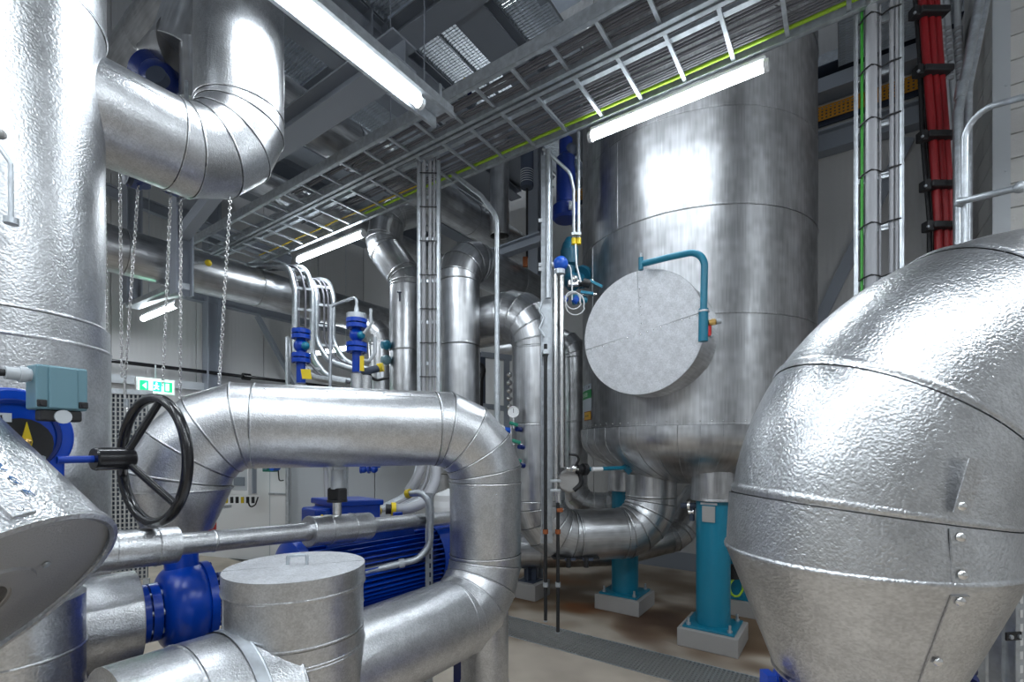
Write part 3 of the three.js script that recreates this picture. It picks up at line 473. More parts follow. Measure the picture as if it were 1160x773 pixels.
// manway cover with davit arm
{
  const fc = C(.964, 3.57, 2.51), n = fc.clone().sub(V(TC.x, fc.y, TC.z)).normalize(), ex = UPV.clone().cross(n).normalize(), R = .466;
  const t = thing('manway_cover', 'large round insulated manway cover on the front of the tank', 'cover', off(fc, n, -.33));
  part(t, 'cover_rim', sleeve(off(fc, n, -.34), fc, R, { seg: 64, bead: .004, bw: .014 }), M.tank);
  // two half plates with a small gap between them; the lower one carries the upper radial joint
  const half = (a0, a1) => { const sh = new THREE.Shape(); sh.moveTo(0, 0); sh.lineTo((R - .002) * Math.cos(a0), (R - .002) * Math.sin(a0)); sh.absarc(0, 0, R - .002, a0, a1, false); sh.closePath(); const g = new THREE.ExtrudeGeometry(sh, { depth: .008, bevelEnabled: false, curveSegments: 40 }); return g.applyMatrix4(basisMatrix(ex, UPV, n, off(fc, n, -.001))); };
  const tilt = .17; part(t, 'cover_plate', half(tilt + .006, tilt + 1.45), M.cover); part(t, 'cover_plate', half(tilt + 1.46, tilt + Math.PI - .006), M.cover); part(t, 'cover_plate', half(tilt + Math.PI + .006, tilt + Math.PI * 2 - .006), M.cover);
  part(t, 'cover_backing', obox(off(fc, n, -.004), ex, UPV, n, .8, .4, .004), M.dull);
  const rv = []; for (let k = -8; k <= 8; k++) rv.push(rivet(off(off(off(fc, ex, k * .052 * Math.cos(tilt)), UPV, k * .052 * Math.sin(tilt) - .012), n, .007), n, .005)); for (let k = 1; k < 7; k++) { const a = tilt + 1.455; rv.push(rivet(off(off(off(fc, ex, k * .065 * Math.cos(a) + .012), UPV, k * .065 * Math.sin(a)), n, .007), n, .005)); } const m = part(t, 'cover_rivets', rv, M.chrome); m.userData.kind = 'stuff';
  // davit
  const d = thing('davit_arm', 'teal bent tube davit arm over the round manway cover', 'davit', at(797, 385, 3.55));
  const P = (u, v, q) => at(u, v, q), top = P(726, 300, 3.47), R0 = P(728, 299, 3.47);
  part(d, 'arm_tube', sweep(fillet([R0, P(760, 291, 3.34), P(798.5, 283, 3.2), P(797, 352, 3.2)], .17, 12), .023, 14), M.teal);
  part(d, 'arm_socket', cyl(P(797, 350, 3.2), P(796.5, 387, 3.2), .031), M.teal); part(d, 'socket_rim', cyl(P(797, 354, 3.2), P(797, 352, 3.2), .036), M.galv);
  part(d, 'hanger_post', cyl(P(726, 306, 3.47), P(726, 292, 3.47), .018), M.teal); part(d, 'hanger_bolt', cyl(P(726, 292, 3.47), P(726, 287, 3.47), .009), M.galv);
  const bt = part(d, 'bracket', [obox(P(800, 371, 3.3), ex, UPV, n, .035, .1, .16)], M.dull);
  const h = thing('drain_cock', 'small brass and red cock beside the teal davit arm', 'valve', P(808, 366, 3.2)); part(h, 'brass_body', [cyl(P(802, 366, 3.2), P(810, 365, 3.2), .02), cyl(P(808, 362, 3.2), P(808, 368, 3.2), .016)], M.brass); part(h, 'knob', cyl(P(811, 365, 3.2), P(816, 364, 3.2), .018), M.galv); part(h, 'red_lever', cyl(P(803, 370, 3.2), P(803, 381, 3.2), .016), M.redPaint); part(h, 'clip', ball(P(806, 381, 3.2), .014), M.galv);
}

// ================================================================== NEAR LEFT RISER AND ITS BRANCH
const RC = C(-1.99, 1.824, 0);
{
  const t = thing('riser_pipe', 'very wide vertical pipe clad in embossed aluminium at the image edge', 'pipe', V(RC.x, 0, RC.z));
  const yy = [0, 1.0, 2.03, 2.128, 3.36, 4.6, 5.8], rr = [.35, .35, .348, .332, .335, .335];
  for (let i = 0; i < 6; i++) part(t, 'cladding_sheet', sleeve(V(RC.x, yy[i], RC.z), V(RC.x, yy[i + 1], RC.z), rr[i], { seg: 72, bead: .006, bw: .018 }), M.aluNear);
  const e = C(-1.467, 2.574, 0); pipe('branch_pipe', 'wide pipe branching from the big riser and elbowing up to the ceiling', [V(RC.x, 3.12, RC.z - .2), V(RC.x, 3.12, e.z), V(RC.x, 5.7, e.z)], .212, { bend: .33, gores: 4, mat: M.aluMid, sheet: .9, bead: .004, bw: .01, seg: 56, lap: 1.1 });
  const g = thing('dial_rod', 'bent grey rod with a round steel foot on the big riser', 'rod', at(12, 250, 1.55)); part(g, 'rod', sweep(fillet([at(-6, 155, 1.55), at(-2, 165, 1.56), at(12, 185, 1.57), at(12.5, 247, 1.57)], .02), .007, 8), M.galv); part(g, 'foot', cyl(at(12.5, 247, 1.57), at(12.5, 254, 1.57), .019), M.galv); part(g, 'clamp', ball(at(0, 152, 1.55), .016), M.dull);
  const b = thing('pocket_thermometer', 'slim blue thermometer stem with a hexagonal head beside the big riser', 'thermometer', at(107, 372, 2.0)); part(b, 'stem', cyl(at(106, 374, 2.02), at(107, 338, 2.02), .011), M.blueHandle); part(b, 'head', lathe(at(107, 340, 2.02), UPV, [[0, 0], [0, .015], [.03, .017], [.03, 0]], 6), M.blue);
}
{ // pipe and valve tucked in above the branch
  pipe('ceiling_pipe', 'wide dull pipe sloping across the top left corner behind the branch elbow', [V(-6.4, 5.40, -1.74), V(-1.6, 5.40, -1.74)], .26, { mat: M.aluFar, sheet: 1.1, seg: 40, bead: .004, bw: .012 });
  const t = thing('insulated_valve', 'aluminium jacketed valve with dark blue body above the branch pipe', 'valve', at(200, 95, 3.2));
  part(t, 'valve_body', [cyl(at(163, 78, 3.25), at(204, 112, 3.3), .13, .13, 28), ball(at(182, 92, 3.2), .12)], M.blueDark, 'dark blue valve body'); part(t, 'bonnet', cyl(at(182, 92, 3.05), at(176, 84, 3.0), .06), M.steelDark);
  part(t, 'cone_jacket', sleeve(at(160, 57, 3.3), at(203, 56, 3.25), .035, { r1: .175, seg: 36, cap0: true, cap1: true }), M.aluFar); part(t, 'bonnet_jacket', sleeve(at(203, 62, 3.25), at(232, -25, 3.3), .165, { seg: 36, cap0: true }), M.aluFar); part(t, 'outlet_jacket', sleeve(at(219, 118, 3.2), at(219, 50, 3.2), .08, { seg: 26, cap0: true }), M.aluFar);
  part(t, 'drain_tube', [pipeRun([at(211, 92, 2.9), at(211, 112, 2.9), at(224, 130, 2.9)], .012, .03)], M.galv);
}

// ================================================================== FRONT U-SHAPED PIPE, LOWER RUN, STRAINER
const UL = C(-1.36, 1.95, 0), UR = C(-.136, 2.45, 0);
{
  const y = 1.742; const t = thing('loop_pipe', 'large U-shaped insulated pipe looping across the middle of the picture', 'pipe', V(UR.x, .84, UR.z));
  const lowEnd = off(V(UR.x, .84, UR.z), AX, -.98);
  clad(t, [V(UL.x, 1.484, UL.z), V(UL.x, y, UL.z), V(UR.x, y, UR.z), V(UR.x, .84, UR.z), lowEnd], .181, { bend: .27, gores: 4, mat: M.aluMid, sheet: .8, bead: .004, bw: .010, seg: 60, lap: .62, rivets: true });
  part(t, 'cone_reducer', sleeve(V(UL.x, 1.484, UL.z), V(UL.x, 1.31, UL.z), .191, { r1: .118, seg: 60, cap1: true, bead: .005 }), M.aluMid);
  const s = thing('pipe_support', 'insulated vertical pipe leg standing under the loop pipe elbow', 'support', V(UR.x, 0, UR.z)); const sp = C(-.15, 2.62, 0); part(s, 'cladding_sheet', sleeve(V(sp.x, 0, sp.z), V(sp.x, .36, sp.z), .135, { seg: 40 }), M.aluMid); part(s, 'cladding_sheet', sleeve(V(sp.x, .36, sp.z), V(sp.x, .86, sp.z), .13, { seg: 40 }), M.aluMid); s.position.set(sp.x, 0, sp.z); s.children.forEach(m => { m.geometry.translate(UR.x - sp.x, 0, UR.z - sp.z); });
  const u = thing('strainer_jacket', 'round aluminium strainer jacket with a flat lid and bracket handle', 'strainer', V(UR.x, 0, UR.z + 1.03)), c = V(UR.x, 0, UR.z + 1.03), R = .215;
  part(u, 'drum_sheet', sleeve(V(c.x, .62, c.z), V(c.x, .985, c.z), R, { seg: 64, ends: [0, 1] }), M.aluMid); part(u, 'drum_band', sleeve(V(c.x, .985, c.z), V(c.x, 1.04, c.z), R + .003, { seg: 64 }), M.aluMid); part(u, 'drum_sheet', sleeve(V(c.x, 1.04, c.z), V(c.x, 1.19, c.z), R, { seg: 64 }), M.aluMid); part(u, 'drum_base', sleeve(V(c.x, .0, c.z), V(c.x, .62, c.z), R, { seg: 64 }), M.aluMid);
  const lid = part(u, 'lid', [sleeve(V(c.x, 1.185, c.z), V(c.x, 1.25, c.z), R + .005, { seg: 64, bead: .003 })], M.aluMid);
  const halfd = (a0, a1) => { const sh = new THREE.Shape(); sh.moveTo(0, 0); sh.lineTo((R + .004) * Math.cos(a0), (R + .004) * Math.sin(a0)); sh.absarc(0, 0, R + .004, a0, a1, false); sh.closePath(); const g = new THREE.ExtrudeGeometry(sh, { depth: .006, bevelEnabled: false, curveSegments: 40 }); return g.applyMatrix4(basisMatrix(V(1, 0, 0), V(0, 0, -1), UPV, V(c.x, 1.246, c.z))); };
  const a0 = YAW + .35; part(lid, 'lid_plate', halfd(a0 + .014, a0 + Math.PI - .014), M.cover); part(lid, 'lid_plate', halfd(a0 + Math.PI + .014, a0 + 2 * Math.PI - .014), M.cover); part(lid, 'lid_backing', cyl(V(c.x, 1.235, c.z), V(c.x, 1.244, c.z), R - .02), M.steelDark);
  const hd = at(336, 637, 1.62), rt = C(1, 0, 0); hd.y = 1.252; part(lid, 'handle', sweep(fillet([off(hd, rt, -.03), off(off(hd, rt, -.03), UPV, .028), off(off(hd, rt, .035), UPV, .034), off(off(hd, rt, .035), UPV, .0)], .006, 3), .006, 6), M.galv);
  const rvs = []; for (const ph of [1.9, 5.3]) for (let k = 0; k < 8; k++) { const n = V(Math.cos(ph), 0, Math.sin(ph)); rvs.push(rivet(V(c.x + n.x * R, .66 + k * .075, c.z + n.z * R), n, .005)); } const rm = part(u, 'rivets', rvs, M.chrome); rm.userData.kind = 'stuff';
  for (const ph of [1.86, .62]) { const n = V(Math.cos(ph), 0, Math.sin(ph)); part(u, 'lap_seam', bar(V(c.x + n.x * R, .63, c.z + n.z * R), V(c.x + n.x * R, 1.18, c.z + n.z * R), .02, .003, n), M.aluMid); }
  // wider jacket towards the tripod
  const w = thing('flange_jacket', 'wide horizontal aluminium flange jacket in front of the strainer lid', 'jacket', V(UR.x, .59, UR.z + 1.3));
  const j0 = V(UR.x, .84, UR.z + 1.12), j1 = V(UR.x, .84, UR.z + 1.36), j2 = V(UR.x, .84, UR.z + 1.53);
  part(w, 'cladding_sheet', sleeve(j0, j1, .252, { seg: 64, bead: .005 }), M.aluMid); part(w, 'cladding_sheet', sleeve(j1, j2, .25, { seg: 64, cap1: true, bead: .004 }), M.aluMid);
  part(w, 'clamp_band', [sleeve(off(j0, AX, -.10), off(j0, AX, -.14), .256, { seg: 64, bead: .003 })], M.galv);
}

// ================================================================== THIN PIPE WITH VALVE JACKETS
{
  const L = (u) => { const k = (u - 580) / F, t = (-1.337 - 1.9 * k) / (.82 * k - .572); const X = (-1.337 + .572 * t) * .88, d = (1.9 + .82 * t) * .88; return C(X, d, lerp(1.309, 1.235, t / 1.523)); };
  const t = thing('condensate_pipe', 'slim aluminium clad pipe crossing below the loop pipe', 'pipe', L(520)); const dir = L(520).sub(L(60)).normalize();
  const cut = [40, 95, 199, 240, 349, 417, 468, 530];
  const rad = [.064, .064, .039, .039, .066, .039, .039];
  for (let i = 0; i < 7; i++) { const big = rad[i] > .06; part(t, big ? 'valve_jacket' : 'cladding_sheet', sleeve(L(cut[i]), L(cut[i + 1]), rad[i], { seg: 36, bead: .003, bw: .01, cap0: big, cap1: big }), M.aluMid); }
  for (const u of [178, 130, 372, 398]) part(t, 'jacket_band', sleeve(off(L(u), dir, -.008), off(L(u), dir, .008), u < 200 ? .0655 : .0675, { seg: 36, bead: .002, bw: .006 }), M.aluMid);
  const v = thing('blow_valve', 'black topped small valve standing on the slim pipe jacket', 'valve', off(L(382), UPV, .075)); const b = off(L(382), UPV, .075); part(v, 'valve_stem', cyl(off(b, UPV, -.01), off(b, UPV, .05), .02), M.chrome); part(v, 'black_body', [obox(off(b, UPV, .085), V(1, 0, 0), UPV, V(0, 0, 1), .09, .06, .05, .01), cyl(off(b, UPV, .05), off(b, UPV, .06), .045)], M.rubber); part(v, 'head', cyl(off(b, UPV, .11), off(b, UPV, .2), .028), M.greyBox); part(v, 'yellow_tag', bar(off(b, AX, -.078), off(off(b, AX, -.08), UPV, -.06), .012, .004), M.yellow);
}

// ================================================================== PUMP SET
{
  const th = 42 * Math.PI / 180, ax = C(Math.sin(th), Math.cos(th), 0).normalize(), o = C(-1.51, 1.775, 1.0), P = s => off(o, ax, s), sd = UPV.clone().cross(ax).normalize();
  const j = thing('suction_jacket', 'short round aluminium jacket on the suction side of the blue pump', 'jacket', P(0).setY(.83)); part(j, 'cladding_sheet', sleeve(P(-.12), P(.085), .172, { seg: 56, bead: .004, cap0: true, cap1: true }), M.aluMid); part(j, 'end_ring', lathe(P(.083), ax, [[0, .1], [0, .165], [.006, .165], [.006, .1]], 40), M.dull); part(j, 'lap_seam', bar(off(P(-.11), UPV, .172), off(P(.08), UPV, .172), .02, .003), M.aluMid);
  const t = thing('blue_pump', 'glossy blue centrifugal pump with bolted suction flange', 'pump', P(.24).setY(.6));
  part(t, 'flange', lathe(P(.088), ax, [[0, 0], [0, .112], [.03, .112], [.03, .09], [.037, .09], [.037, .112], [.066, .112], [.066, 0]], 40), M.blue);
  const bl = []; for (let k = 0; k < 8; k++) { const f = k / 8 * 6.283 + .2, q = off(off(P(.088), UPV, .097 * Math.cos(f)), sd, .097 * Math.sin(f)); part(t, 'flange_bolt', [cyl(off(q, ax, -.004), off(q, ax, .09), .009, .009, 8), bolt(off(q, ax, .066), ax, .015, .014)], M.galv); }
  part(t, 'neck', cyl(P(.14), P(.19), .075), M.blueDark); { const tp = P(.24); part(t, 'discharge_neck', [cyl(off(tp, UPV, .12), V(UL.x, 1.29, UL.z), .06), cyl(V(UL.x, 1.285, UL.z), V(UL.x, 1.309, UL.z), .1)], M.blue); }
  const volute = []; for (let i = 0; i <= 16; i++) { const a = i / 16 * Math.PI; volute.push([.085 - .085 * Math.cos(a), .098 + .08 * Math.pow(Math.sin(a), .75)]); } volute.unshift([.0, .06]); volute.push([.172, .06], [.175, 0]);
  part(t, 'volute', smoothLathe(P(.158), ax, volute, 56), M.blue); part(t, 'volute_rib', lathe(P(.302), ax, [[0, .05], [0, .168], [.028, .168], [.028, .05]], 44), M.blue);
  const b2 = []; for (let k = 0; k < 10; k++) { const f = k / 10 * 6.283, q = off(off(P(.33), UPV, .15 * Math.cos(f)), sd, .15 * Math.sin(f)); part(t, 'cover_bolt', bolt(q, ax, .012, .012), M.blueDark); }
  part(t, 'pump_foot', [bar(off(P(.26), UPV, -.15), off(P(.26), UPV, -.34), .13, .1, ax, .01), bar(off(off(P(.26), UPV, -.33), sd, -.13), off(off(P(.26), UPV, -.33), sd, .13), .14, .03)], M.blue);
  const g = part(t, 'bearing_lantern', [cyl(P(.322), P(.42), .05), bar(off(P(.32), UPV, .085), off(P(.66), UPV, .085), .14, .022), bar(off(P(.32), UPV, -.085), off(P(.66), UPV, -.085), .14, .022)], M.blueDark); const gr = []; for (let k = 0; k < 8; k++) gr.push(bar(off(off(P(.34 + k * .012), UPV, .07), sd, .07), off(off(P(.34 + k * .012), UPV, -.07), sd, .07), .004, .003), bar(off(off(P(.34 + k * .012), UPV, .07), sd, -.07), off(off(P(.34 + k * .012), UPV, -.07), sd, -.07), .004, .003)); for (let k = 0; k < 11; k++) for (const s of [-1, 1]) gr.push(bar(off(off(P(.335), UPV, -.068 + k * .0136), sd, .07 * s), off(off(P(.43), UPV, -.068 + k * .0136), sd, .07 * s), .003, .004)); const gm = part(t, 'guard_mesh', gr, M.brass); gm.userData.kind = 'stuff';
  // frame and motor
  const f = thing('pump_baseplate', 'dark blue steel base frame under the blue pump and motor', 'base frame', P(.7).setY(0)); for (const s of [-1, 1]) part(f, 'frame_channel', bar(off(P(.05), sd, .2 * s).setY(.575), off(P(1.75), sd, .2 * s).setY(.575), .09, .14), M.blueDark); for (const q of [.12, .75, 1.5]) part(f, 'cross_member', bar(off(P(q), sd, -.2).setY(.57), off(P(q), sd, .2).setY(.57), .1, .12), M.blueDark); for (const q of [.15, 1.6]) for (const s of [-1, 1]) part(f, 'leg', bar(off(P(q), sd, .2 * s).setY(0), off(P(q), sd, .2 * s).setY(.51), .08, .08, ax), M.blueDark);
  part(f, 'gauge_block', obox(off(off(P(.1), sd, -.1), UPV, -.26), sd, UPV, ax, .1, .14, .1, .01), M.steelDark);
  const m = thing('blue_motor', 'large blue finned electric motor behind the strainer jacket', 'motor', P(1.1).setY(.8));
  part(m, 'motor_body', cyl(P(.66), P(1.5), .165, .165, 40), M.blueDark);
  for (let k = 0; k < 44; k++) { const a = k / 44 * 6.283 + .07, n = UPV.clone().multiplyScalar(Math.cos(a)).add(sd.clone().multiplyScalar(Math.sin(a))); if (Math.cos(a) > .9) continue; part(m, 'cooling_fin', bar(off(P(.72), n, .18), off(P(1.46), n, .18), .006, .045, n), M.blue); }
  part(m, 'front_shield', lathe(P(.64), ax, [[0, 0], [0, .15], [.03, .2], [.07, .2], [.07, .1]], 44), M.blue);
  part(m, 'fan_cowl', smoothLathe(P(1.46), ax, [[0, .206], [.02, .207], [.14, .206], [.175, .195], [.19, .165], [.19, .12]], 48), M.blue); part(m, 'fan_grille', lathe(P(1.645), ax, [[0, .0], [0, .125], [.003, .125], [.003, 0]], 36), M.blueDark);
  part(m, 'rating_plate', obox(off(off(P(1.55), UPV, .13), sd, .162), ax, V(0, 1, 0).addScaledVector(sd, -.8).normalize(), sd.clone().addScaledVector(UPV, .8).normalize(), .05, .035, .004), M.white); for (const s of [-1, 1]) part(m, 'motor_foot', [bar(off(off(P(.75), sd, .14 * s), UPV, -.2), off(off(P(1.42), sd, .14 * s), UPV, -.2), .14, .05), bar(off(off(P(.75), sd, .13 * s), UPV, -.33), off(off(P(1.42), sd, .13 * s), UPV, -.33), .08, .22)], M.blue);
  // terminal box with sloping lid
  part(m, 'terminal_base', bar(off(P(.8), UPV, .2), off(P(1.32), UPV, .2), .22, .09, UPV, .01), M.blue); const tb = part(m, 'terminal_box', [bar(off(P(.84), UPV, .3), off(P(1.1), UPV, .29), .22, .15, UPV, .012), bar(off(P(.83), UPV, .375), off(P(1.11), UPV, .36), .25, .03, UPV, .008), bar(off(P(.76), UPV, .29), off(P(.85), UPV, .29), .16, .12, UPV, .012)], M.blue); part(tb, 'cable_gland', cyl(off(P(1.1), UPV, .3), off(P(1.16), UPV, .3), .025), M.yellow);
  part(m, 'lifting_eye', [obox(off(P(1.28), UPV, .25), sd, UPV, ax, .03, .06, .05, .006)], M.blue); part(m, 'warning_plate', obox(off(off(P(1.2), UPV, .215), sd, .115), ax, UPV, sd, .05, .03, .004), M.greyBox);
}

// ================================================================== NEAR LEFT: CAPPED JACKET, GEARBOX, HANDWHEEL
{
  const dc = C(-1.15, 1.0, 1.288), a = C(-.72, -.02, 0).setY(.69).normalize(), t = thing('capped_jacket', 'slanting embossed aluminium jacket with a drilled end plate in the corner', 'jacket', dc), R = .30;
  const [e1, e2] = frameOf(a);
  part(t, 'cladding_sheet', [sleeve(dc, off(dc, a, .85), R, { seg: 72, bead: .004, bw: .016 })], M.aluBig);
  part(t, 'end_plate', lathe(off(dc, a, .012), a.clone().negate(), [[0, .08], [0, R - .012]], 64).applyMatrix4(new THREE.Matrix4()), M.dull);
  part(t, 'plate_lip', lathe(dc, a, [[0, R - .016], [-.004, R - .008], [0, R + .003], [.02, R + .003]], 64), M.aluBig);
  part(t, 'hole_collar', lathe(off(dc, a, .012), a.clone().negate(), [[0, .135], [.006, .131], [.006, .085], [-.12, .085]], 40), M.dull); part(t, 'hole_floor', cyl(off(dc, a, .13), off(dc, a, .135), .09), M.rubber);
  const cam = camera.position; const toCam = cam.clone().sub(dc).normalize(); const r1 = toCam.clone().sub(a.clone().multiplyScalar(toCam.dot(a))).normalize(), r2 = a.clone().cross(r1);
  // folded lap seam along the side that faces the room, with rivets
  const seamDir = C(.22, -.06, .19); seamDir.addScaledVector(a, -seamDir.dot(a)).normalize(); const s0 = off(dc, seamDir, R + .002);
  part(t, 'lap_seam', [bar(off(s0, a, .02), off(s0, a, .84), .045, .012, seamDir, .004)], M.aluMid); const rv = []; for (let k = 0; k < 6; k++) rv.push(rivet(off(off(s0, a, .035 + k * .14), seamDir, .004), seamDir, .007)); const rm = part(t, 'rivets', rv, M.chrome); rm.userData.kind = 'stuff';
  for (const f of [.7, 2.2]) { const o = e1.clone().multiplyScalar(Math.cos(f)).addScaledVector(e2, Math.sin(f)); part(t, 'plate_screw', bolt(off(off(dc, o, .155), a, .01), a.clone().negate(), .008, .006), M.galv); }
  // marker writing beside the seam
  const cvs = document.createElement('canvas'); cvs.width = 512; cvs.height = 64; const g = cvs.getContext('2d'); g.clearRect(0, 0, 512, 64); g.fillStyle = '#2f5a86'; g.font = 'italic bold 50px sans-serif'; g.textAlign = 'right'; g.fillText('/ V A L O U N G E', 504, 50);
  const tx = new THREE.CanvasTexture(cvs); tx.colorSpace = THREE.SRGBColorSpace; const wm = new THREE.MeshStandardMaterial({ map: tx, transparent: true, roughness: .6, metalness: 0 });
  const sd = off(seamDir, a.clone().cross(seamDir), 0), q = a.clone().cross(seamDir).normalize(); const up2 = q.dot(C(1, 0, 0)) > 0 ? q : q.clone().negate(); const pos = [], nor = [], uv = [], idx = []; for (let i = 0; i <= 6; i++) for (const k of [0, 1]) { const f = .11 + k * .075, n = seamDir.clone().multiplyScalar(Math.cos(f)).addScaledVector(up2, Math.sin(f)); const p = off(off(dc, n, R + .0025), a, .48 - i / 6 * .42); pos.push(p.x, p.y, p.z); nor.push(n.x, n.y, n.z); uv.push(i / 6, k); } for (let i = 0; i < 6; i++) { const b = i * 2; idx.push(b, b + 1, b + 2, b + 1, b + 3, b + 2); } if (up2.dot(q) > 0) idx.reverse();
  const wr = part(t, 'marker_writing', geom(pos, nor, uv, idx), wm, 'faint blue marker writing');
}
{ // upright pipe below it that feeds the pump
  const p = C(-1.47, 1.40, 0); const t = thing('feed_pipe', 'upright embossed aluminium pipe under the slanting capped jacket', 'pipe', p); const yy = [0, .72, 1.04, 1.2]; for (let i = 0; i < 3; i++) part(t, 'cladding_sheet', sleeve(V(p.x, yy[i], p.z), V(p.x, yy[i + 1], p.z), i ? .165 : .175, { seg: 56, bead: .004, cap1: i === 2 }), M.aluNear);
}
{
  const th = 28 * Math.PI / 180, sx = C(Math.sin(th), Math.cos(th), 0).normalize(), n = C(Math.cos(th), -Math.sin(th), 0).normalize(), o = C(-1.36, 1.3, 1.68), Q = (s, y, k = 0) => off(off(off(o, sx, s), UPV, y), n, k);
  const t = thing('valve_gearbox', 'dark blue valve gearbox with a yellow position pointer', 'gearbox', Q(0, -.2));
  const sh = new THREE.Shape(); sh.absarc(0, 0, .125, -.6, Math.PI + .6, false); sh.lineTo(-.1, -.25); sh.lineTo(.1, -.25); sh.closePath();
  part(t, 'housing', new THREE.ExtrudeGeometry(sh, { depth: .09, bevelSize: .008, bevelThickness: .008, bevelSegments: 3, curveSegments: 32 }).applyMatrix4(basisMatrix(sx, UPV, n, Q(0, 0, -.1))), M.blue);
  part(t, 'cover_ring', lathe(Q(.0, -.0, -.004), n, [[0, .105], [.008, .1], [.008, .09]], 40), M.blueDark);
  part(t, 'indicator_disc', cyl(Q(.01, -.02, -.005), Q(.01, -.02, .014), .07), M.rubber); const ps = new THREE.Shape(); ps.moveTo(0, .055); ps.lineTo(.012, 0); ps.lineTo(0, -.055); ps.lineTo(-.012, 0); ps.closePath(); part(t, 'pointer', new THREE.ExtrudeGeometry(ps, { depth: .004, bevelEnabled: false }).applyMatrix4(basisMatrix(sx, UPV, n, Q(.022, -.015, .014))), M.yellow); part(t, 'pointer_screw', ball(Q(.022, -.015, .02), .009), M.brass); for (const [x, y] of [[-.02, .02], [.065, -.05]]) part(t, 'disc_screw', bolt(Q(x - .01, y - .01, .013), n, .007, .005), M.galv);
  const cvs = document.createElement('canvas'); cvs.width = 128; cvs.height = 64; const g = cvs.getContext('2d'); g.fillStyle = '#cfd4da'; g.fillRect(0, 0, 128, 64); g.fillStyle = '#1a1d22'; g.font = 'bold 44px sans-serif'; g.fillText('1 4', 30, 48); const tx = new THREE.CanvasTexture(cvs); tx.colorSpace = THREE.SRGBColorSpace;
  const tg = part(t, 'number_plate', new THREE.PlaneGeometry(.055, .024).applyMatrix4(basisMatrix(sx, UPV, n, Q(-.035, .05, .016))), new THREE.MeshStandardMaterial({ map: tx, roughness: .5 }), 'white plate reading 1 4');
  const sy = -.066; part(t, 'shaft', cyl(Q(.09, sy), Q(.2, sy), .011), M.blue);
  const w = thing('handwheel', 'large black three-spoked handwheel on the blue gearbox shaft', 'handwheel', Q(.3, -.27));
  part(w, 'hub', lathe(Q(.175, sy), sx, [[0, 0], [0, .033], [.006, .036], [.10, .036], [.105, .03], [.105, 0]], 28), M.black);
  const wc = Q(.335, sy - .008), R = .208, rim = []; for (let i = 0; i <= 72; i++) { const f = i / 72 * 2 * Math.PI; rim.push(off(off(wc, UPV, Math.cos(f) * R), n, Math.sin(f) * R)); } part(w, 'rim', sweep(rim, .0165, 16, false), M.black);
  for (const f of [.25, 2.34, 4.44]) { const e = off(off(wc, UPV, Math.cos(f) * R), n, Math.sin(f) * R), h = off(off(Q(.26, sy), UPV, Math.cos(f) * .02), n, Math.sin(f) * .02); part(w, 'spoke', sweep([h, e], .0115, 12), M.black); }
  const b = thing('limit_switch', 'grey-teal limit switch box on top of the blue gearbox', 'switch box', Q(.06, .07)); const bc = at(65, 441, 1.27);
  part(b, 'box_body', [obox(bc, sx, UPV, n, .105, .115, .07, .006), obox(off(bc, n, .036), sx, UPV, n, .06, .11, .012, .005)], M.tealBox); for (const s of [-1, 1]) part(b, 'corner_screw', [obox(off(off(off(bc, sx, s * .042), UPV, -.042), n, .036), sx, UPV, n, .02, .018, .006, .003), bolt(off(off(off(bc, sx, s * .042), UPV, -.042), n, .038), n, .006, .004)], s < 0 ? M.rubber : M.rubber);
  part(b, 'mounting_lug', obox(off(off(bc, UPV, -.072), n, .01), sx, UPV, n, .085, .03, .04, .006), M.rubber); part(b, 'cam_lever', lathe(off(off(bc, UPV, -.075), n, .032), n, [[0, 0], [0, .018], [.006, .018], [.006, 0]], 16), M.greyBox);
  part(b, 'cable_gland', [cyl(off(off(bc, sx, -.05), UPV, .03), off(off(bc, sx, -.1), UPV, .03), .016), cyl(off(off(bc, sx, -.06), UPV, .03), off(off(bc, sx, -.075), UPV, .03), .02)], M.greyBox);
  const cb = off(off(bc, sx, -.1), UPV, .03); const ca = single('sensor_cable', 'black cable with a yellow sleeve running into the limit switch', 'cable', cb, sweep([off(cb, sx, .02), off(cb, sx, -.12), off(off(cb, sx, -.4), UPV, .03)], .009, 8), M.rubber); const ys = sweep([off(cb, sx, -.035), off(off(cb, sx, -.13), UPV, .001), off(off(cb, sx, -.3), UPV, .018)], .0115, 10); ys.translate(-cb.x, -cb.y, -cb.z); const ym = new THREE.Mesh(ys, M.yellow); ym.name = 'yellow_sleeve'; ym.castShadow = ym.receiveShadow = true; ca.add(ym);
}

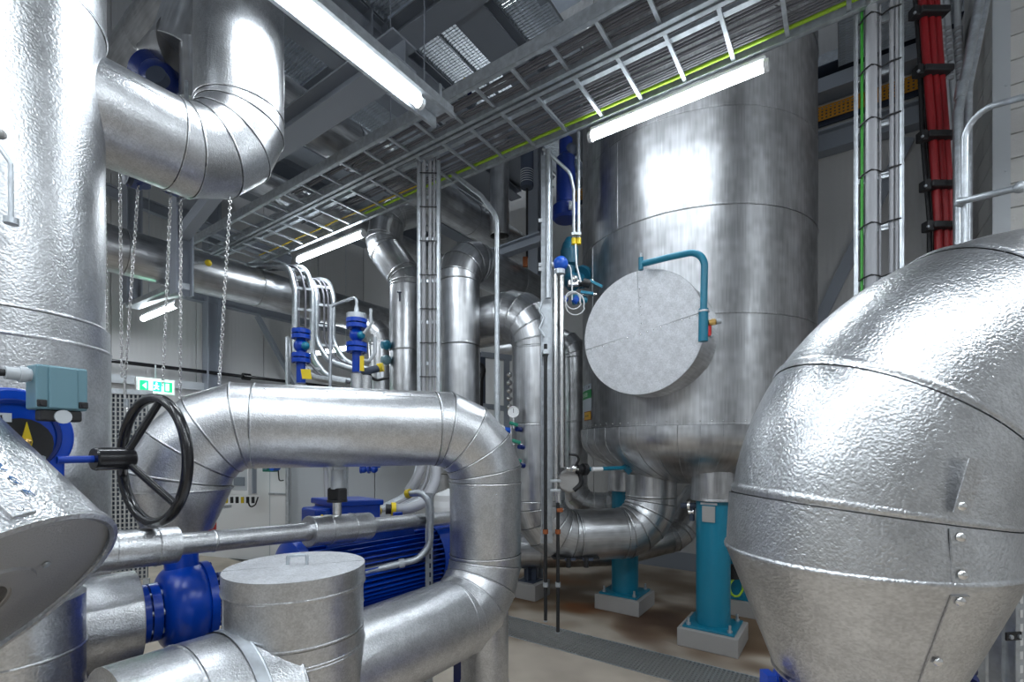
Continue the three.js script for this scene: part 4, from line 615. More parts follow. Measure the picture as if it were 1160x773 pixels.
// ================================================================== LARGE REDUCER ON THE RIGHT
{
  const c = C(1.17, 1.62, 0), px = C(1, 0, 0).normalize(), sv = px.clone().cross(UPV), t = thing('reducer_elbow', 'huge embossed aluminium elbow tapering down to a blue valve', 'pipe', V(c.x, .87, c.z)), o = { seg: 96, bead: .007, bw: .022 };
  part(t, 'cone_sheet', sleeve(V(c.x, .865, c.z), V(c.x, 1.285, c.z), .245, { ...o, r1: .405 }), M.aluBig);
  part(t, 'cladding_band', sleeve(V(c.x, 1.285, c.z), V(c.x, 1.37 + .615 * Math.tan(7 * Math.PI / 180), c.z), .405, { ...o, r1: .393, gap: .003, n1: px.clone().multiplyScalar(Math.sin(.1222)).addScaledVector(UPV, Math.cos(.1222)) }), M.aluBig);
  const R = .388, rb = .615, rad = Math.PI / 180, ec = off(V(c.x, 1.37, c.z), px, rb);
  const gore = (a0, a1) => { const rows = [], pos = [], nor = [], uv = [], idx = [], S = 96; rows.push([a0, 0], [a0 + .5, .75], [a0 + 1.0, 1], [a0 + 1.5, .75], [a0 + 2.0, 0]); for (let k = 0; k <= 8; k++) rows.push([lerp(a0 + 2.6, a1 - .25, k / 8), 0]);
    rows.forEach(([a, h], i) => { const ca = Math.cos(a * rad), sa = Math.sin(a * rad), rad2 = px.clone().multiplyScalar(-ca).addScaledVector(UPV, sa), tan = px.clone().multiplyScalar(sa).addScaledVector(UPV, ca), ctr = off(ec, rad2, rb); const dh = (rows[Math.min(rows.length - 1, i + 1)][1] - rows[Math.max(0, i - 1)][1]) * (h > 0 ? .35 : 0); for (let j = 0; j <= S; j++) { const f = j / S * 2 * Math.PI, o = rad2.clone().multiplyScalar(Math.cos(f)).addScaledVector(sv, Math.sin(f)), q = off(ctr, o, R + h * .007 + .002 * (1 - i / rows.length)); pos.push(q.x, q.y, q.z); const n = o.addScaledVector(tan, -dh).normalize(); nor.push(n.x, n.y, n.z); uv.push(f * R, a * rad * (rb + .2)); } });
    const w = S + 1; for (let i = 0; i < rows.length - 1; i++) for (let j = 0; j < S; j++) { const a = i * w + j; idx.push(a, a + 1, a + w, a + 1, a + w + 1, a + w); } return geom(pos, nor, uv, idx); };
  for (const [a, b] of [[7, 33.5], [33.5, 67], [67, 90]]) part(t, 'elbow_gore', gore(a, b), M.aluBig);
  const p = off(ec, UPV, rb);
  part(t, 'cladding_sheet', sleeve(p, off(p, px, .9), R, o), M.aluBig); part(t, 'cladding_sheet', sleeve(off(p, px, .9), off(p, px, 2.6), R, o), M.aluBig);
  // lap seam with domed screws on the side towards the block wall
  const f = 1.02, n = V(Math.cos(f), 0, Math.sin(f)); const pt = (y, r) => V(c.x + n.x * r, y, c.z + n.z * r);
  const cn = n.clone().setY(-.38).normalize(); part(t, 'lap_seam', [bar(pt(.88, .253), pt(1.27, .402), .045, .005, cn), bar(pt(1.3, .404), pt(1.44, .398), .045, .005, n)], M.aluBig);
  for (const [y, r] of [[.91, .268], [1.07, .330], [1.255, .398], [1.325, .405], [1.42, .399]]) part(t, 'domed_screw', rivet(off(pt(y, r), n, .004), y < 1.28 ? cn : n, .013), M.chrome);
  part(t, 'lap_seam', bar(V(c.x + n.x * .404, 1.48, c.z + n.z * .404), V(c.x + n.x * .404 + .03, 1.62, c.z + n.z * .404), .04, .004, n), M.aluBig); part(t, 'domed_screw', rivet(V(c.x + n.x * .406, 1.5, c.z + n.z * .406), n, .013), M.chrome);
  const v = thing('blue_butterfly_valve', 'blue valve and motor under the huge tapering elbow', 'valve', V(c.x, .2, c.z));
  part(v, 'valve_flange', lathe(V(c.x, .78, c.z), UPV, [[0, 0], [0, .25], [.045, .25], [.045, .235], [.075, .235], [.075, .2]], 48), M.blue); part(v, 'valve_body', cyl(V(c.x, .5, c.z), V(c.x, .79, c.z), .2, .215, 40), M.blue); part(v, 'valve_flange', lathe(V(c.x, .42, c.z), UPV, [[0, 0], [0, .25], [.08, .25], [.08, .1]], 48), M.blue); part(v, 'stand', cyl(V(c.x, 0, c.z), V(c.x, .43, c.z), .16, .16, 32), M.blueDark);
  for (let k = 0; k < 12; k++) { const a = k / 12 * 6.283 + .1; part(v, 'flange_bolt', [bolt(V(c.x + .228 * Math.cos(a), .825, c.z + .228 * Math.sin(a)), UPV, .014, .02)], M.blueDark); }
  const lug = C(.87, 1.62, .86); part(v, 'side_lug', bar(V(lug.x, .66, lug.z), V(lug.x, .885, lug.z), .03, .05, UPV.clone().cross(px)), M.blue);
  const mp = C(1.53, 1.72, .76); const m = thing('ribbed_motor', 'dark blue ribbed motor beside the huge tapering elbow', 'motor', V(mp.x, .5, mp.z)); const md = C(.35, .5, 0).setY(.75).normalize(); const ms = off(mp, md, -.28); const rp = []; for (let k = 0; k < 10; k++) rp.push([.02 + k * .045, .1], [.02 + k * .045, .12], [.04 + k * .045, .12], [.04 + k * .045, .1]); part(m, 'ribbed_casing', lathe(ms, md, [[0, 0], [0, .1], ...rp, [.48, .1], [.5, .06], [.5, 0]], 36), M.blueDark); part(m, 'motor_stand', cyl(V(mp.x, 0, mp.z), V(mp.x, .6, mp.z), .06), M.blueDark);
}
{ // slotted channel posts at the lower right edge
  const post = (label, u, d, top) => { const p = at(u, HZ, d), ex = C(1, .15, 0).normalize(), ez = ex.clone().cross(UPV); const t = thing('slotted_post', label, 'channel post', V(p.x, 0, p.z)); part(t, 'channel', [obox(V(p.x, top / 2, p.z), ex, UPV, ez, .045, top, .004), obox(off(V(p.x, top / 2, p.z), ex, -.022).addScaledVector(ez, -.02), ex, UPV, ez, .003, top, .04), obox(off(V(p.x, top / 2, p.z), ex, .022).addScaledVector(ez, -.02), ex, UPV, ez, .003, top, .04)], M.galv); const sl = []; for (let y = .3; y < top - .05; y += .05) sl.push(obox(off(V(p.x, y, p.z), ez, .003), ex, UPV, ez, .012, .028, .002)); const s = part(t, 'slots', sl, M.white); s.userData.kind = 'stuff'; return [p, ex, ez]; };
  post('slotted galvanised channel post right of the huge elbow cone', 1140, 1.75, 1.9); const [p, ex, ez] = post('plain galvanised channel post at the lower right edge', 1156, 1.72, 1.9); post('rear galvanised channel post beside the ribbed motor', 1121, 1.95, 1.5);
  const b = thing('black_clamp', 'black two-bolt clamp plate joining the channel posts', 'clamp', at(1148, 721, 1.7)); const c = at(1148, 721, 1.69); part(b, 'plate', obox(c, ex, UPV, ez, .065, .03, .008, .003), M.rubber); for (const s of [-1, 1]) part(b, 'clamp_bolt', bolt(off(off(c, ex, s * .018), ez, .004), ez, .008, .006), M.galv);
}

// ================================================================== PIPES IN THE MIDDLE DISTANCE
{
  const far = { mat: M.aluFar, bead: .006, bw: .018, seg: 44, gores: 4 };
  { const x = -1.21, d = 5.5, p = C(x, d, 0); const t = pipe('offset_pipe', 'vertical pipe marked T with a kinked offset below the ceiling', [V(p.x - 1.2, 1.77, p.z), V(p.x, 1.77, p.z), V(p.x, at(461, 318, d).y, p.z), at(434, 280, d + .1), at(440, 244, d + .15), at(515, 226, d + .55)], .198, { ...far, bend: .24, sheet: .62 });
    const n = camera.position.clone().sub(p).setY(0).normalize(), q = off(V(p.x, 3.33, p.z), n, .2), ex = UPV.clone().cross(n); const s = off(off(q, ex, -.08), n, -.015); part(t, 'letter_mark', [obox(off(s, UPV, .045), ex, UPV, n, .06, .016, .006), obox(off(s, UPV, -.005), ex, UPV, n, .018, .1, .006)], M.steelDark, 'dark T mark'); }
  { const p = C(-.489, 4.4, 0); pipe('hooked_pipe', 'tall vertical pipe hooking over towards the tank behind the slim conduit', [V(p.x, .25, p.z), V(p.x, 3.42, p.z), off(V(p.x, 3.42, p.z), AX, 1.5)], .192, { ...far, bend: .26, sheet: .62 }); }
  { const a = C(.24, 4.3, 0), e = C(1.335, 4.58, 0); pipe('tank_loop_pipe', 'thick pipe dropping from the ceiling and looping under the tank', [off(V(a.x, 2.87, a.z), BX, 1.02), V(a.x, 2.87, a.z), V(a.x, .84, a.z), V(e.x, .84, e.z), V(e.x, 1.4, e.z)], .236, { ...far, bend: .34, gores: 5, sheet: .62 }); }
  { const a = C(.83, 6.2, 0), e = C(1.42, 6.1, 0); pipe('slim_loop_pipe', 'thinner vertical pipe with bottom elbow between tank and level gauge', [off(V(a.x, 3.05, a.z), BX, 1.2), V(a.x, 3.05, a.z), V(a.x, .92, a.z), V(e.x, .92, e.z), V(e.x, 2.6, e.z)], .15, { ...far, bend: .24, sheet: .7 }); }
  pipe('floor_pipe', 'low horizontal pipe behind the loop bending up at the tank legs', [at(520, 626, 5.25), at(700, 622, 5.45), at(765, 606, 5.6), at(793, 560, 5.75)], .19, { ...far, bend: .3 });
  { const p = at(601, 640, 5.3); single('concrete_plinth', 'low concrete plinth under the pipe saddle left of the loop', 'plinth', V(p.x, 0, p.z), box(p.x - .16, p.x + .16, 0, .17, p.z - .16, p.z + .16, .008), M.concrete); single('pipe_saddle', 'dark pipe saddle on the low concrete plinth', 'saddle', V(p.x, .17, p.z), [box(p.x - .1, p.x + .1, .17, .18, p.z - .1, p.z + .1), box(p.x - .08, p.x + .08, .18, .34, p.z - .012, p.z + .012), box(p.x - .012, p.x + .012, .18, .33, p.z - .07, p.z + .07)], M.steelDark); }
  pipe('ceiling_pipe', 'silver ceiling pipe passing above the cable ladders', [V(-3.83, 4.5, -1.95), V(-3.83, 4.5, -6.3)], .2, { ...far, sheet: .85 });
  pipe('ceiling_pipe', 'dull ceiling pipe just behind the branch elbow', [V(-5.4, 4.64, .5), V(-5.4, 4.64, -6.3)], .155, { ...far, sheet: .95 });
  pipe('long_pipe', 'long low horizontal pipe along the ribbed wall behind the chains', [V(-6.2, 3.70, 1.0), V(-6.2, 3.70, -5.9)], .235, { ...far, sheet: 1.5 });
  pipe('stub_pipe', 'short elbow pipe behind the blue valves', [at(400, 372, 6.6), at(432, 372, 6.6), at(434, 452, 6.6)], .17, { ...far, bend: .25 });
  pipe('drop_pipe', 'dark vertical duct under the cable ladder beside the slim conduit', [at(566, 268, 5.6), at(566, 150, 5.6)], .11, { ...far });
}
// level gauge tubes, slotted post, black rods in front of the thick pipe
{
  const d = 3.92;
  const p = at(619, 300, d + .08); const t = thing('galvanised_post', 'tall galvanised channel post in front of the thick pipe', 'post', V(p.x, 0, p.z)); const ex = C(1, 0, 0), ez = C(0, -1, 0).normalize();
  const yb = .95, yt = YT, ym = (yb + yt) / 2; part(t, 'channel', [obox(V(p.x, ym, p.z), ex, UPV, ez, .09, yt - yb, .005), obox(off(V(p.x, ym, p.z), ex, -.045).addScaledVector(ez, .02), ex, UPV, ez, .004, yt - yb, .045), obox(off(V(p.x, ym, p.z), ex, .045).addScaledVector(ez, .02), ex, UPV, ez, .004, yt - yb, .045)], M.galv);
  part(t, 'bright_tube', cyl(at(621, 170, d), at(621, 338, d), .022), M.galv); for (const v of [250, 300, 305, 345]) part(t, 'clamp_tab', obox(at(612, v, d), ex, UPV, ez, .03, .03, .01, .003), M.greyBox); part(t, 'foot_bracket', obox(V(p.x, .9, p.z), ex, UPV, ez, .1, .1, .06), M.galv);
  const g = thing('level_gauge', 'bright twin-tube level gauge with a round blue head', 'gauge', at(633, 562, d)); for (const u of [629.5, 636.5]) part(g, 'gauge_tube', cyl(at(u, 305, d), at(u, u < 630 ? 562 : 530, d), .018), M.chrome); part(g, 'gauge_head', ball(at(635, 299, d), .062), M.blueHandle, 'round blue head'); part(g, 'head_nut', cyl(at(634, 306, d), at(634, 311, d), .045), M.galv); part(g, 'head_plug', cyl(at(625, 300, d), at(629, 300, d), .02), M.white); for (const v of [545, 556]) part(g, 'tube_clamp', obox(at(629, v, d - .03), ex, UPV, ez, .09, .02, .05, .004), M.galv); part(g, 'drain_nozzle', cyl(at(632, 556, d), at(632, 572, d), .026), M.chrome); part(g, 'chain_hook', sweep([at(614, 342, d), at(611, 352, d), at(616, 360, d), at(611, 372, d), at(617, 382, d)], .012, 6), M.galv);
  const rod = (label, u, v0, v1, dd) => { const r = thing('drain_rod', label, 'rod', at(u, v1, dd)); part(r, 'rod', cyl(at(u, v0, dd), at(u, v1, dd), .014), M.rubber); part(r, 'tip', cyl(at(u, v1, dd), at(u, v1 + 1.5, dd), .016), M.galv); for (const v of [600, 660]) part(r, 'collar', cyl(at(u, v, dd), at(u, v + 5, dd), .022), v === 600 ? M.rust : M.galv); };
  rod('long thin black rod hanging to the floor left of the level gauge', 618, 390, 703, 3.9); part(scene.getObjectByName('drain_rod'), 'hanger_clip', obox(at(618, 400, 3.94), C(1, 0, 0), UPV, C(0, -1, 0).normalize(), .05, .04, .12, .004), M.galv); rod('shorter thin black rod hanging below the level gauge', 632, 570, 716, 3.86);
  part(scene.getObjectByName('drain_rod_001'), 'clamp', [obox(at(634, 578, 3.86), ex, UPV, ez, .05, .03, .04)], M.rust);
  // small taps on the bottom of the loop
  for (const [u, l] of [[644, 'small black drain tap left under the pipe loop'], [664, 'small black drain tap right under the pipe loop']]) { const q = thing('drain_tap', l, 'tap', at(u, 645, 4.15)); part(q, 'tap_body', cyl(at(u, 632, 4.15), at(u, 643, 4.15), .022), M.rubber); part(q, 'tap_handle', bar(at(u - 4, 634, 4.15), at(u + 8, 634, 4.15), .02, .02), M.steelDark); }
  single('saddle_strap', 'black saddle strap on the underside of the pipe loop', 'strap', at(655, 634, 4.2), bar(at(626, 632, 4.18), at(678, 632, 4.25), .06, .02), M.rubber);
}

// ================================================================== UPRIGHT CABLE LADDERS
function curvedLadder(label, pts, half, side, bendR, cables, step = .22) {     // ladder whose rails follow a path; half = half width along side(vector)
  const path = fillet(pts, bendR, 8), t = thing('upright_cable_ladder', label, 'cable ladder', pts.reduce((a, p) => p.y < a.y ? p : a));
  for (const s of [-1, 1]) { const q = path.map(p => off(p, side, half * s)); part(t, 'rail', sweep(q, .02, 4, true, [[.035, .015], [-.035, .015], [-.035, -.015], [.035, -.015], [.035, .015]], path[1].clone().sub(path[0]).cross(side).normalize()), M.galv); }
  let acc = 0; for (let i = 1; i < path.length; i++) { const L = path[i].distanceTo(path[i - 1]); let s = step - acc; while (s < L) { const p = path[i - 1].clone().lerp(path[i], s / L); part(t, 'rung', bar(off(p, side, -half), off(p, side, half), .03, .03), M.galv); s += step; } acc = (acc + L) % step; }
  return path;
}
{
  const sx = C(1, 0, 0), tow = C(0, -1, 0).normalize();
  { // centre ladder
    const d = 4.15, p = curvedLadder('straight upright cable ladder in the centre beside the T-marked pipe', [at(486, 178, d), at(486, 520, d), at(478, 560, d - .1), at(440, 578, d - .3)], .083, sx, .35, 0, .36);
    const run = (label, o, r, mat, cut) => single('ladder_cable', label, 'cable', p[p.length - 1], sweep(p.map(q => off(off(q, sx, o), tow, .03)), r, 8), mat, 'cables strapped to the centre ladder');
    run('grey cable strapped to the centre upright ladder', -.04, .019, M.cable); run('grey cable strapped to the centre upright ladder', .015, .015, M.cable); run('grey cable strapped to the centre upright ladder', .05, .010, M.cable);
    for (let k = 0; k < 9; k++) { const q = at(486, 200 + k * 38, d); single('cable_tie', 'black cable tie round the cables of the centre ladder', 'cable tie', q, bar(off(off(q, sx, -.07), tow, .058), off(off(q, sx, .075), tow, .052), .008, .006, tow), M.rubber, 'ties on the centre ladder'); }
    single('earth_wire', 'thin yellow wire drooping beside the bent end of the centre ladder', 'wire', at(495, 560, d - .2), sweep(fillet([at(494, 525, d - .1), at(496, 550, d - .1), at(490, 562, d - .1), at(478, 568, d - .1)], .05), .007, 6), M.earth);
  }
  { // two ladders that swing down from the overhead run
    const d = 5.9; const a = curvedLadder('curved cable ladder swinging down nearest the ribbed wall', [at(290, 303, d + .35), at(337, 302, d), at(344, 330, d), at(344, 405, d), at(362, 428, d - .1), at(402, 434, d - .2)], .1, C(.82, .3, 0).normalize(), .35, 0, .26);
    const b = curvedLadder('curved cable ladder swinging down beside the blue valves', [at(340, 318, d + .4), at(362, 316, d + .2), at(368, 335, d + .1), at(368, 388, d + .1), at(382, 410, d), at(412, 420, d)], .1, C(.82, .3, 0).normalize(), .3, 0, .26);
    [[a, -.05, .011], [a, .03, .013], [b, -.06, .010], [b, 0, .012], [b, .05, .010]].forEach(([p, o, r], i) => single('ladder_cable', i < 2 ? 'grey cable on the curved ladder nearest the ribbed wall' : 'grey cable on the curved ladder beside the blue valves', 'cable', p[p.length - 1], sweep(p.map(q => off(off(q, sx, o), tow, .02)), r, 8), M.cableDark, i < 2 ? 'cables on the first curved ladder' : 'cables on the second curved ladder'));
  }
  { // right ladder
    const x0 = .047, x1 = .261, z = -3.36, t = thing('upright_cable_ladder', 'tall upright cable ladder with green cable right of the tank', 'cable ladder', V((x0 + x1) / 2, 0, z));
    for (const [x, s] of [[x0, 1], [x1, -1]]) part(t, 'rail', [box(x - .003, x + .003, 0, 5.5, z - .03, z + .03), box(Math.min(x, x + .016 * s), Math.max(x, x + .016 * s), 0, 5.5, z + .026, z + .03), box(Math.min(x, x + .016 * s), Math.max(x, x + .016 * s), 0, 5.5, z - .03, z - .026)], M.galv);
    for (let y = .25; y < 5.4; y += .29) part(t, 'rung', [box(x0, x1, y, y + .03, z - .012, z + .002), box(x0 + .02, x0 + .04, y + .006, y + .026, z + .002, z + .008), box(x0 + .09, x0 + .12, y + .006, y + .026, z + .002, z + .008)], M.galv);
    const cab = (label, x, r, mat, y0 = 0, top) => single('ladder_cable', label, 'cable', V(x, y0, z + .01 + r), sweep([V(x, y0, z + .012 + r), V(x, 2.2, z + .012 + r), V(x + .002, 3.4, z + .012 + r), V(x + (top || 0), 5.45, z + .012 + r)], r, 12), mat);
    cab('green cable along the left rail of the tall upright ladder', x0 + .032, .0075, M.green, .1); cab('thick grey cable bundle beside the green cable', x0 + .074, .027, M.cable, .1); cab('thin grey cable in the middle of the tall upright ladder', x0 + .113, .006, M.cable, .1); cab('dark cable next to the thick grey bundle', x0 + .05, .006, M.cableDark, .1); cab('medium grey cable near the outer rail of the tall ladder', x0 + .163, .0105, M.cable, .1); cab('slim grey cable along the outer rail of the tall ladder', x0 + .186, .009, M.cable, .1); cab('black cable along the outer rail of the tall ladder', x0 + .202, .005, M.rubber, .1);
    for (let y = .25; y < 5.4; y += .29) { const r = z + .012; single('cable_tie', 'black cable tie on the tall upright ladder by the tank', 'cable tie', V(x0 + .08, y, r), sweep([V(x0 + .02, y + .02, r + .012), V(x0 + .044, y + .028, r + .042), V(x0 + .074, y + .033, r + .058), V(x0 + .104, y + .03, r + .036), V(x0 + .122, y + .026, r + .012), V(x0 + .16, y + .03, r + .03), V(x0 + .206, y + .036, r + .018)], .0045, 6), M.rubber, 'ties on the tall upright ladder'); }
  }
}
// ================================================================== RED CABLES, CONDUITS AND HANDRAIL BY THE BLOCK PIER
{
  const d = 3.75, P = (u, v, q = d) => at(u, v, q), tow = C(0, -1, 0).normalize();
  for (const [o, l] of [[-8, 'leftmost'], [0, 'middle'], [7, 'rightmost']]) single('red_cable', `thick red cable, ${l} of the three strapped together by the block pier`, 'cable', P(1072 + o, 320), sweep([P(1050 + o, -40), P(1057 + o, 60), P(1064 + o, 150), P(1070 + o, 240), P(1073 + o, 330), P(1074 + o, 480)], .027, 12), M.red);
  [12, 78, 152, 208, 254, 300].forEach((v, i) => { const u = 1055 + v * .062; const t = thing('cable_cleat', ['topmost', 'second', 'third', 'fourth', 'fifth', 'lowest'][i] + ' black cleat holding the red cables', 'cleat', P(u, v + 8)); part(t, 'strap', [obox(P(u, v + 2, d - .03), C(1, 0, 0), UPV, tow, .23, .05, .09, .012)], M.rubber); part(t, 'bolt_block', obox(P(u - 20, v + 3, d - .02), C(1, 0, 0), UPV, tow, .05, .08, .07, .01), M.rubber); part(t, 'cleat_bolt', bolt(P(u - 20, v + 3, d - .06), tow, .01, .01), M.galv); });
  const bl = thing('black_cable', 'black cables running beside the red cable bundle', 'cable', P(1045, 330)); for (const o of [-24, -17]) part(bl, 'cable_strand', sweep([P(1058 + o, -40), P(1066 + o, 60, d + .1), P(1069 + o, 150, d + .1), P(1077 + o, 250, d + .1), P(1077 + o, 330, d + .1)], .018, 8), M.rubber);
  for (const [u0, u1, u2, l] of [[1068, 1076, 1088, 'grey ribbed conduit just right of the red cables'], [1083, 1086, 1091, 'grey ribbed conduit beside the bent steel conduit'], [1062, 1068, 1078, 'dark grey conduit behind the red cables']]) { const pts = [P(u0, -40, 4.3), P(u1, 60, 4.3), P(u2, 190, 4.3), P(u2 + 2, 340, 4.3)]; const t = thing('flexible_conduit', l, 'conduit', pts[3]); part(t, 'hose', sweep(pts, .026, 10), M.greyBox); for (let k = 0; k < 9; k++) part(t, 'ribbed_ring', cyl(P(lerp(u0, u1, .55 + k * .05), 32 + k * 7, 4.3), P(lerp(u0, u1, .56 + k * .05), 36 + k * 7, 4.3), .031), M.cable); }
  const k = thing('bent_conduit', 'thick galvanised conduit bending up beside the block pier', 'conduit', P(1086, 330, 3.6)); part(k, 'conduit_tube', sweep(fillet([P(1086, 430, 3.6), P(1085, 130, 3.6), P(1116, -30, 3.6)], .3), .03, 14), M.galv); part(k, 'coupling', cyl(P(1090, 94, 3.6), P(1087, 112, 3.6), .034), M.galv); part(k, 'outer_tube', sweep(fillet([P(1096, 430, 3.75), P(1097, 100, 3.75), P(1124, -30, 3.75)], .3), .026, 12), M.galv);
  const h = thing('handrail', 'galvanised handrail of two bars by the block pier', 'handrail', P(1093, 330, 2.6)); part(h, 'top_bar', sweep(fillet([P(1093, 560, 2.6), P(1093, 128, 2.6), P(1175, 106, 2.3)], .1), .016, 14), M.galv); part(h, 'mid_bar', sweep([P(1086, 229, 2.6), P(1170, 209, 2.3)], .017, 14), M.galv); part(h, 'end_knob', ball(P(1088, 229, 2.6), .026), M.galv); part(h, 'bar_joint', ball(P(1156, 212, 2.34), .028), M.galv);
}

// ================================================================== VALVES BESIDE THE TANK
{
  const d = 4.25, P = (u, v, q = d) => at(u, v, q);
  const a = thing('dark_actuator', 'dark blue valve actuator under the cable ladder left of the tank', 'actuator', P(642, 275)); part(a, 'cylinder', [lathe(P(641, 250), UPV, [[0, 0], [0, .1], [.02, .12], [.12, .12], [.15, .085], [.55, .085], [.58, .06], [.72, .06], [.72, 0]], 28)], M.blueDark); part(a, 'upper_cap', [ball(P(645, 172), .07), ball(P(652, 188), .055)], M.steelDark); part(a, 'side_box', obox(P(647, 233, 4.1), C(1, 0, 0), UPV, C(0, -1, 0).normalize(), .04, .06, .05, .01), M.greyBox);
  const b = thing('teal_valve', 'dark teal control valve body below the dark blue actuator', 'valve', P(648, 318)); part(b, 'bonnet', lathe(P(645, 318), UPV, [[0, .04], [.12, .05], [.14, .075], [.26, .08], [.33, .06], [.38, .03]], 28), M.tealDark); part(b, 'body', [cyl(P(648, 322), P(660, 314, 4.5), .065), ball(P(647, 318), .075)], M.tealDark); part(b, 'flange', cyl(P(657, 315, 4.4), P(660, 313, 4.46), .1), M.tealDark);
  for (const [u, l] of [[650, 'slim grey conduit bending down beside the dark actuator'], [655.5, 'straight slim grey conduit nearest the tank']]) { const t = thing('slim_conduit', l, 'conduit', P(u, 275, 4.0)); part(t, 'tube', u < 651 ? sweep(fillet([P(615, 168, 3.95), P(646, 196, 3.98), P(u, 215, 4.0), P(u, 272, 4.0)], .12), .014, 10) : cyl(P(u, 150, 4.0), P(u, 270, 4.0), .014), M.galv); part(t, 'yellow_end', cyl(P(u, 270, 4.0), P(u, 277, 4.0), .02), M.yellow); part(t, 'saddle', obox(P(u, 265, 3.97), C(1, 0, 0), UPV, C(0, -1, 0).normalize(), .04, .02, .02), M.galv); }
  const g = thing('instrument_valves', 'cluster of small teal ball valves and coiled wires left of the manway', 'valve', P(655, 360, 4.0));
  for (const [u0, v0, u1, v1] of [[652, 322, 672, 318], [660, 334, 676, 334]]) part(g, 'impulse_tube', cyl(P(u0, v0, 4.0), P(u1, v1, 4.0), .012), M.chrome);
  part(g, 'teal_lever', [bar(P(668, 318, 3.95), P(682, 325, 3.92), .03, .02), bar(P(658, 331, 3.95), P(672, 333, 3.92), .03, .02)], M.teal); part(g, 'black_knob', [cyl(P(660, 320, 3.96), P(668, 322, 3.96), .035), cyl(P(655, 322, 3.97), P(660, 321, 3.97), .022)], M.rubber); part(g, 'manifold', [obox(P(650, 321, 3.98), C(1, 0, 0), UPV, C(0, -1, 0).normalize(), .1, .05, .05, .008), ball(P(651, 316, 3.95), .028)], M.chrome); part(g, 'blue_cap', [ball(P(640, 339, 3.95), .028), cyl(P(650, 338, 3.95), P(655, 342, 3.95), .03)], M.blueHandle); part(g, 'teal_elbow', [cyl(P(651, 335, 4.0), P(653, 344, 4.0), .035), ball(P(662, 340, 4.02), .03)], M.teal);
  const coil = (c, r0, v) => { const pts = []; for (let i = 0; i <= 60; i++) { const f = i / 60 * 9, r = r0 + (i % 20) * .0006; pts.push(off(off(c, C(1, 0, 0), r * Math.cos(f)), UPV, r * 1.1 * Math.sin(f)).addScaledVector(C(0, -1, 0), i * .0004)); } return sweep(pts, .0045, 6); };
  part(g, 'wire_coil', [coil(P(649, 341, 3.92), .058), coil(P(651, 345, 3.93), .075), sweep(fillet([P(641, 298, 3.92), P(646, 302, 3.92), P(648, 318, 3.92), P(648, 340, 3.92)], .06), .006, 6), sweep(fillet([P(652, 277, 3.98), P(653, 300, 3.95), P(658, 320, 3.95)], .06), .008, 6)], M.white, 'coiled white wires');
  const h = thing('drain_valve', 'teal pipe with black-handled valve under the tank rim', 'valve', P(680, 532, 4.05)); part(h, 'teal_tube', cyl(P(664, 532, 4.02), P(712, 530, 4.2), .017), M.teal); part(h, 'white_band', cyl(P(671, 532, 4.0), P(682, 531.6, 4.04), .0185), M.white); part(h, 'hanger', bar(P(706, 527, 4.18), P(714, 536, 4.18), .02, .05), M.tealDark); part(h, 'flange', [cyl(P(660, 532, 4.0), P(664, 532, 4.02), .05), cyl(P(654, 532, 3.98), P(658, 532, 4.0), .04)], M.rubber); part(h, 'valve_body', [cyl(P(641, 531, 3.96), P(655, 532, 3.98), .018), ball(P(650, 531, 3.97), .035)], M.chrome); part(h, 'lever', sweep(fillet([P(652, 528, 3.96), P(656, 521, 3.95), P(654, 516, 3.94), P(645, 515, 3.93)], .03), .011, 8), M.rubber);
  part(h, 'black_hose', sweep(fillet([P(657, 535, 4.0), P(659, 548, 4.0), P(650, 556, 4.0)], .06), .02, 8), M.rubber);
  const dsc = thing('disc_cover', 'grey round disc cover behind the black-handled valve', 'disc', P(644, 545, 4.05)); part(dsc, 'disc', lathe(P(645, 545, 4.06), C(-.2, -1, 0).normalize(), [[0, 0], [0, .1], [.03, .1], [.04, .085], [.04, 0]], 32), M.dull); part(dsc, 'disc_stub', cyl(P(645, 545, 4.06), P(645, 552, 4.2), .03), M.galv);
  // gauge row on the side of the thick pipe
  const pg = thing('pressure_gauge', 'round white pressure gauge beside the thick pipe', 'gauge', P(581, 476, 4.05)); const gc = P(582, 467, 4.05), gn = C(-.25, -1, 0).normalize(); part(pg, 'case', lathe(off(gc, gn, -.03), gn, [[0, 0], [0, .05], [.045, .05], [.045, .044], [.04, .044]], 32), M.chrome); part(pg, 'dial', cyl(off(gc, gn, .006), off(gc, gn, .009), .045), M.white); part(pg, 'needle', bar(off(off(gc, gn, .011), UPV, -.008), off(off(gc, gn, .011), UPV, .03), .004, .002, gn), M.rubber); part(pg, 'stem', cyl(P(582, 474, 4.06), P(582, 486, 4.06), .01), M.chrome);
  [[582, 480, 'top green-handled tap in the row beside the thick pipe'], [585, 500, 'middle green-handled tap in the row beside the thick pipe'], [586, 521, 'lowest green-handled tap in the row beside the thick pipe']].forEach(([u, v, l]) => { const t = thing('green_tap', l, 'tap', P(u, v + 4, 4.08)); part(t, 'green_handle', [bar(P(u - 5, v - 1, 4.06), P(u + 5, v + 2, 4.06), .03, .03, UPV, .008)], M.greenDark); part(t, 'blue_body', cyl(P(u + 3, v + 6, 4.08), P(u + 8, v + 7, 4.12), .022), M.blueDark); part(t, 'impulse_line', [cyl(P(u - 4, v + 3, 4.08), P(u + 8, v + 5, 4.12), .01), cyl(P(u - 3, v, 4.08), P(u - 3, v + 20, 4.08), .009)], M.chrome); });
  const sg = thing('small_dial', 'small blue-backed dial at the edge of the loop pipe elbow', 'gauge', P(570, 487, 4.05)); part(sg, 'dial', lathe(P(568, 486, 4.05), gn, [[0, 0], [0, .034], [.02, .034], [.02, 0]], 24), M.white); part(sg, 'blue_back', cyl(P(571, 487, 4.07), P(577, 488, 4.1), .026), M.blueHandle);
}
